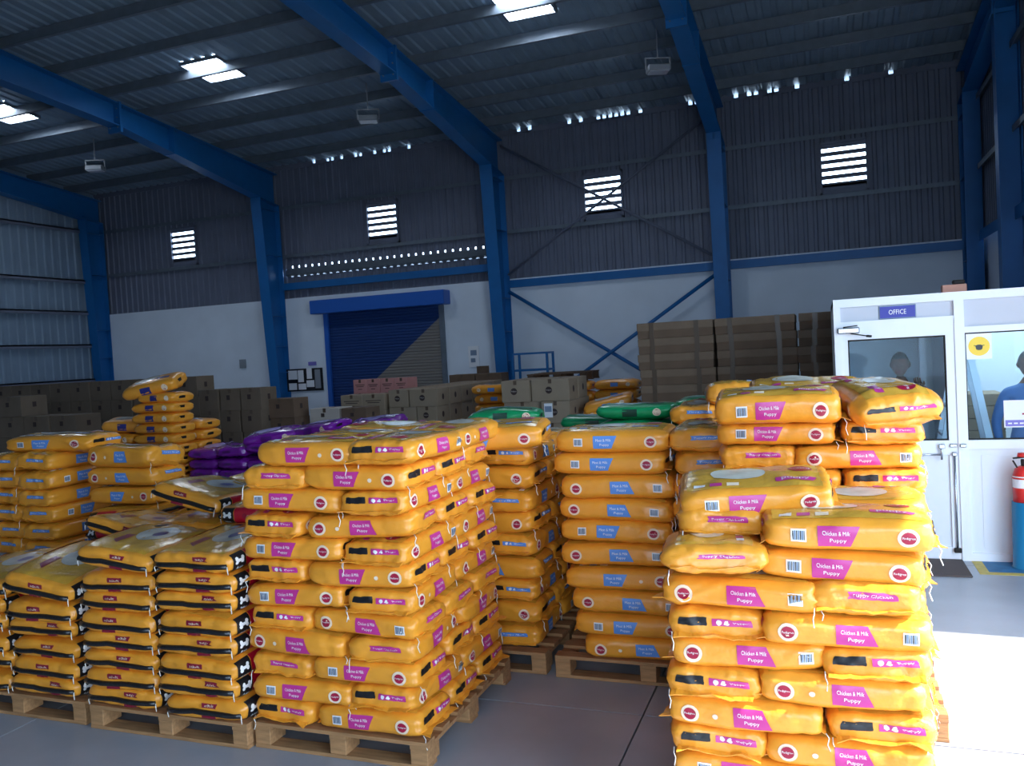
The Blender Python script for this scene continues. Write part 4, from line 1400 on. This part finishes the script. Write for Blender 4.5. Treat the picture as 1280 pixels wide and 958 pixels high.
MB().bbox(.95, 1.0, -.075, -.045, 1.03, 1.06, CHROME, .005).build('lock_keep', dr)
cl = MB().bbox(-.03, .16, -.085, -.03, 2.10, 2.155, CHROME, .01).build('door_closer', dr)
MB().bar((.02, -.09, 2.16), (.14, -.11, 2.17), .018, .01, RUBBER).bar((.08, -.10, 2.10), (.22, -.12, 2.07), .018, .01, RUBBER).bar((.22, -.12, 2.07), (.25, -.10, 2.065), .03, .02, RUBBER).build('closer_arm', cl)

sg = MB().bbox(-.155, .155, -.012, 0, -.06, .06, GREYP, .004).build('office_sign', loc=(.645, OY - .012, 2.275), label='blue OFFICE sign on the panel above the glazed office door', cat='sign')
MB().box(-.147, .147, -.014, -.011, -.052, .052, SIGNB).build('sign_face', sg)
t_ = MB(); flat_text(t_, 'OFFICE', (0, -.0155, 0), (1, 0, 0), (0, 0, 1), .062, WHITE, .145); t_.build('lettering', sg)
ms = MB().box(-.1, .1, -.002, 0, -.115, .115, PAPER).build('mask_notice', loc=(1.295, OY - .004, 1.925), label='white notice with a round yellow face-mask symbol in the office window', cat='notice')
n = 28
t_ = MB().add([(0, -.004, 0)] + [(.085 * math.cos(2 * PI * k / n), -.004, .085 * math.sin(2 * PI * k / n)) for k in range(n)], [(0, k + 1, (k + 1) % n + 1) for k in range(n)], SIGNY)
t_.build('yellow_disc', ms)
t_ = MB().add([(x, -.006, z) for x, z in ((-.03, .006), (-.012, .014), (.012, .014), (.03, .006), (.024, -.026), (.01, -.034), (-.01, -.034), (-.024, -.026))], [tuple(range(8))], BLACK)
t_.box(-.042, -.028, -.0065, -.0055, .004, .010, BLACK).box(.028, .042, -.0065, -.0055, .004, .010, BLACK)
t_.build('mask_symbol', ms)
ps = MB().box(-.16, .16, -.002, 0, -.12, .12, PAPER).build('paper_notice', loc=(1.63, OY - .004, 1.315), label='white paper notice with a violet band low in the office window', cat='notice')
t_ = MB().box(-.15, .15, -.004, -.002, -.11, -.055, PURPLEP)
for q in range(6):
    t_.box(-.13 + q * .045, -.10 + q * .045, -.005, -.004, -.09, -.078, PAPER)
t_.build('violet_band', ps)
MB().box(-.02, .02, -.004, -.002, -.01, .005, RED).build('small_emblem', ps)
tl = empty('tube_lamp', (1.9, 9.5, 2.33), label='lit white tube lamp under the office roof', cat='lamp')
MB().box(-.5, .5, -.04, .04, 0, .03, ALU).build('lamp_housing', tl)
MB().tube([(-.48, 0, -.02), (.48, 0, -.02)], .018, TUBE).build('tube', tl)
bk = MB().bbox(-.1, .1, -.05, .05, 0, .075, PINKB, .006).build('brick', loc=(1.14, 8.6, 2.42), label='pinkish brick lying on the office roof edge', cat='brick')
MB().bbox(-.05, .05, -.04, .04, 0, .04, RUBBER, .012).build('black_lump', loc=(1.18, 8.6, 2.495), label='small black object on the pinkish brick on the office roof', cat='object')
# step ladder in the office
ld = empty('step_ladder', (1.24, 9.0, 0), 0, label='white aluminium step ladder standing open inside the office', cat='ladder')
for s_ in (-1, 1):
    for y_ in (-.17, .17):
        MB().bar((s_ * .36, y_ * 1.2, 0), (s_ * .05, y_ * .8, 1.85), .06, .03, ALU, (0, 1, 0)).build('leg', ld)
for k in range(6):
    z = .28 + .27 * k
    x = -.36 + .31 * z / 1.85
    MB().box(x - .04, x + .04, -.17, .17, z - .012, z + .012, CHROME).build('tread', ld)
MB().box(-.1, .1, -.16, .16, 1.85, 1.88, ALU).build('top_plate', ld)
pile = [(1.33, 9.75, .36, .5)]
for k in range(11):
    put('flat_carton', MB().bbox(-.2, .2, -.25, .25, 0, .125, CARD, .008).mesh('flat_carton'), None, (1.52 + RV.uniform(-.02, .02), 9.95, .128 * k), (0, 0, RV.uniform(-.05, .05)),
        'grey flat carton, %s, in the pile inside the office' % nth(k, 11), 'carton', 'flat cartons inside the office')

# extinguisher on its blue post, doormat, floor paint
ex = empty('fire_extinguisher', (1.57, 8.18, 0), label='red and white fire extinguisher on a blue post before the office panel', cat='fire extinguisher')
MB().tube([(0, 0, 0), (0, 0, .012), (0, 0, .575)], [.12, .105, .10], EXTB, 20).build('blue_post', ex)
bd = MB().tube([(0, 0, .575), (0, 0, .69), (0, 0, .80), (0, 0, .86), (0, 0, .885)], [.088, .088, .088, .07, .03], EXTR, 20).build('cylinder', ex)
MB().tube([(0, 0, .70), (0, 0, .80)], .0895, PAPER, 20, False).build('white_label', bd)
MB().tube([(0, 0, .775), (0, 0, .79)], .0905, EXTR, 20, False).build('red_ring', bd)
MB().tube([(0, 0, .88), (0, 0, .94)], .022, RUBBER, 10).bar((-.08, 0, .95), (.06, 0, .965), .025, .012, RUBBER).bar((-.08, 0, .93), (-.05, 0, .87), .025, .012, RUBBER).build('valve_handle', ex)
MB().tube([(0, 0, .965), (0, 0, .995)], [.05, .045], EXTR, 12).build('red_cap', ex)
MB().tube([(.02, 0, .91), (.09, -.02, .93), (.125, -.02, .82), (.12, -.02, .66)], .011, RUBBER, 8).build('hose', ex)
MB().bbox(.0, .92, 0, .56, 0, .014, MATM, .008).build('doormat', loc=(.18, 7.78, 0), label='brown doormat lying before the glazed office door', cat='doormat')
MB().box(1.25, XR - .02, 7.98, OY - .05, -.01, .002, BPAINT).build('trim_1', kind='structure')
MB().box(1.17, 1.25, 7.90, OY - .05, -.01, .0025, YPAINT).box(1.25, XR - .02, 7.90, 7.98, -.01, .0025, YPAINT).build('trim_2', kind='structure')


# ------------------------------------------------------------------ people inside the office
def person(x, y, rz, h, top_m, leg_m, label, arms, lean=0.0, hair=HAIR, vest=None):
    k = h / 1.75
    pts, rad, edg = [], [], []

    def P(p, r):
        pts.append(Vector(p)); rad.append(r)
        return len(pts) - 1
    L_ = lambda z: lean * max(0, z - .9)
    pel = P((0, 0, .93), .135)
    sp = P((0, L_(1.12) * -1, 1.12), .13); ch = P((0, -L_(1.32), 1.32), .145); nk = P((0, -L_(1.47), 1.47), .058); hd = P((0, -L_(1.53) - .01, 1.55), .055)
    edg += [(pel, sp), (sp, ch), (ch, nk), (nk, hd)]
    for s_ in (-1, 1):
        hp = P((s_ * .10, 0, .88), .095); kn = P((s_ * .11, -.02, .49), .062); an = P((s_ * .115, .01, .09), .042); to = P((s_ * .13, -.15, .035), .036)
        edg += [(pel, hp), (hp, kn), (kn, an), (an, to)]
        shd = P((s_ * .185, -L_(1.40), 1.405), .062)
        el, wr = arms[0 if s_ < 0 else 1]
        e_ = P(el, .045); w_ = P(wr, .030)
        d = (Vector(wr) - Vector(el)).normalized()
        pm = P(Vector(wr) + d * .055, .034)
        edg += [(ch, shd), (shd, e_), (e_, w_), (w_, pm)]
    me = bpy.data.meshes.new('body')
    me.from_pydata([tuple(p) for p in pts], edg, [])
    o = bpy.data.objects.new('body_tmp', me)
    C.objects.link(o)
    o.modifiers.new('s', 'SKIN')
    for v, r in zip(me.skin_vertices[0].data, rad):
        v.radius = (r, r * .8 if r > .1 else r)
    me.skin_vertices[0].data[0].use_root = True
    ss = o.modifiers.new('u', 'SUBSURF'); ss.levels = 2; ss.render_levels = 2
    dg = bpy.context.evaluated_depsgraph_get()
    ev = o.evaluated_get(dg); em = ev.to_mesh()
    mb = MB()
    import bmesh
    bm = bmesh.new(); bm.from_mesh(em)
    for zc in (.07, .93, 1.475):
        bmesh.ops.bisect_plane(bm, geom=bm.verts[:] + bm.edges[:] + bm.faces[:], dist=1e-5, plane_co=(0, 0, zc), plane_no=(0, 0, 1))
    bm.verts.index_update()
    vs = [tuple(v.co) for v in bm.verts]
    fs = [tuple(v.index for v in f.verts) for f in bm.faces]
    bm.free()
    ev.to_mesh_clear()
    bpy.data.objects.remove(o)
    wrists = [Vector(a[1]) for a in arms]
    groups = {}
    for f in fs:
        c = sum((Vector(vs[i]) for i in f), Vector()) / len(f)
        if c.z < .93 and abs(c.x) < .215:
            m = RUBBER if c.z < .07 else leg_m
        elif c.z > 1.475 and abs(c.x) < .1 or min((c - w).length for w in wrists) < .085 or c.z < .93 and any((c - Vector(a[1])).length < .15 and (c - Vector(a[0])).length > (Vector(a[1]) - Vector(a[0])).length - .02 for a in arms):
            m = SKIN
        else:
            m = top_m
        groups.setdefault(m.name, (m, []))[1].append(f)
    base = len(mb.v)
    mb.v.extend(vs)
    for m, ff in groups.values():
        i = mb.mi(m)
        for f in ff:
            mb.f.append([base + q for q in f]); mb.m.append(i); mb.sm.append(True)
    # fingers
    for s_, (el, wr) in zip((-1, 1), arms):
        d = (Vector(wr) - Vector(el)).normalized()
        side = d.cross(Vector((0, 1, 0)) if abs(d.y) < .8 else Vector((0, 0, 1))).normalized()
        nrm = side.cross(d)
        b = Vector(wr) + d * .066
        for q in (-.018, 0, .018):
            mb.tube([Vector(wr) - d * .02 + side * q * .6, Vector(wr) + d * .03 + side * q, b + side * q * 1.3 + d * .006], [.016, .019, .012], SKIN, 8)
        for q, ln in enumerate((.062, .072, .068, .052)):
            o_ = side * (-.027 + .018 * q)
            mb.tube([b + o_, b + o_ + d * ln * .5 + nrm * .006, b + o_ + d * ln * .9 + nrm * .026], [.009, .0085, .006], SKIN, 6)
        t0 = Vector(wr) + d * .025 - side * .026
        mb.tube([t0, t0 + d * .03 - side * .022, t0 + d * .058 - side * .026 + nrm * .01], [.011, .010, .007], SKIN, 6)
    # head: ovoid with brow, nose, chin and ears
    hy, hz = -L_(1.64) - .015, 1.645
    nu, nv = 20, 14
    hv = []
    for j in range(nv + 1):
        t = PI * j / nv
        for i in range(nu):
            p_ = 2 * PI * i / nu
            X, Y, Z = math.sin(t) * math.cos(p_), math.sin(t) * math.sin(p_), math.cos(t)
            wx = .077 * (1 - .22 * max(0, -Z) ** 1.5); wy = .098 * (1 - .12 * max(0, -Z))
            front = max(0, -Y)
            yy = Y * wy - (.018 * math.exp(-((Z + .12) / .16) ** 2) * math.exp(-(X / .16) ** 2) if front > .6 else 0) - (.006 * math.exp(-((Z + .75) / .15) ** 2) * front)
            hv.append((X * wx, hy + yy, hz + Z * .118))
    mb.add(hv, [(j * nu + i, (j + 1) * nu + i, (j + 1) * nu + (i + 1) % nu, j * nu + (i + 1) % nu) for j in range(nv) for i in range(nu)], SKIN, True)
    for s_ in (-1, 1):
        mb.tube([(s_ * .076, hy + .01, hz - .03), (s_ * .086, hy + .018, hz), (s_ * .078, hy + .012, hz + .03)], [.008, .012, .008], SKIN, 6)
    r_ = put('person', mb.mesh('person'), None, (x, y, 0), (0, 0, rz), label, 'person')
    r_.scale = (k, k, k)
    hm = MB()
    hv2 = []
    for j in range(9):
        t = PI * .56 * j / 8
        for i in range(nu):
            p_ = 2 * PI * i / nu
            Y = math.sin(p_)
            tt = t * (1.0 if Y > -.2 else .62)
            X, Y2, Z = math.sin(tt) * math.cos(p_), math.sin(tt) * Y, math.cos(tt)
            hv2.append((X * .085, hy + .004 + Y2 * .106, hz + .004 + Z * .124))
    hm.add(hv2, [(j * nu + i, (j + 1) * nu + i, (j + 1) * nu + (i + 1) % nu, j * nu + (i + 1) % nu) for j in range(8) for i in range(nu)], hair, True)
    hm.build('hair', r_)
    em_ = MB()
    for s_ in (-1, 1):
        for m, rr, oo in ((WHITE, .0115, 0), (BLACK, .0065, .007)):
            c = Vector((s_ * .03, hy - .083 - oo, hz + .004))
            em_.tube([c + Vector((0, .008, 0)), c, c - Vector((0, .003, 0))], [rr * .8, rr, rr * .4], m, 8)
    em_.build('eyes', r_)
    MB().tube([(-.022, hy - .088, hz - .066), (0, hy - .094, hz - .064), (.022, hy - .088, hz - .066)], [.003, .005, .003], RED, 6).build('mouth', r_)
    return r_


pa = person(1.80, 9.05, .12, 1.83, SHIRTB, TROUS, 'person in a blue shirt standing behind the office window, facing out',
            [((-.27, .03, 1.13), (-.27, -.10, .88)), ((.27, .03, 1.13), (.26, -.1, .88))])
pb_ = person(.74, 9.5, -.25, 1.86, SHIRTR, TROUS, 'person in red sleeves inside the office reaching towards the white ladder',
             [((-.25, -.12, 1.2), (-.05, -.28, 1.18)), ((.27, -.15, 1.32), (.23, -.36, 1.45))])
MB().bbox(-.14, .14, -.15, -.105, .75, 1.33, SHIRTG, .02).build('grey_apron', pb_)
pc = person(.55, 9.0, 2.6, 1.55, SHIRTG, TROUS, 'dark-haired person in grey inside the office, seen behind the sack tops',
            [((-.26, .03, 1.13), (-.2, -.16, .98)), ((.26, .03, 1.13), (.2, -.16, .98))])
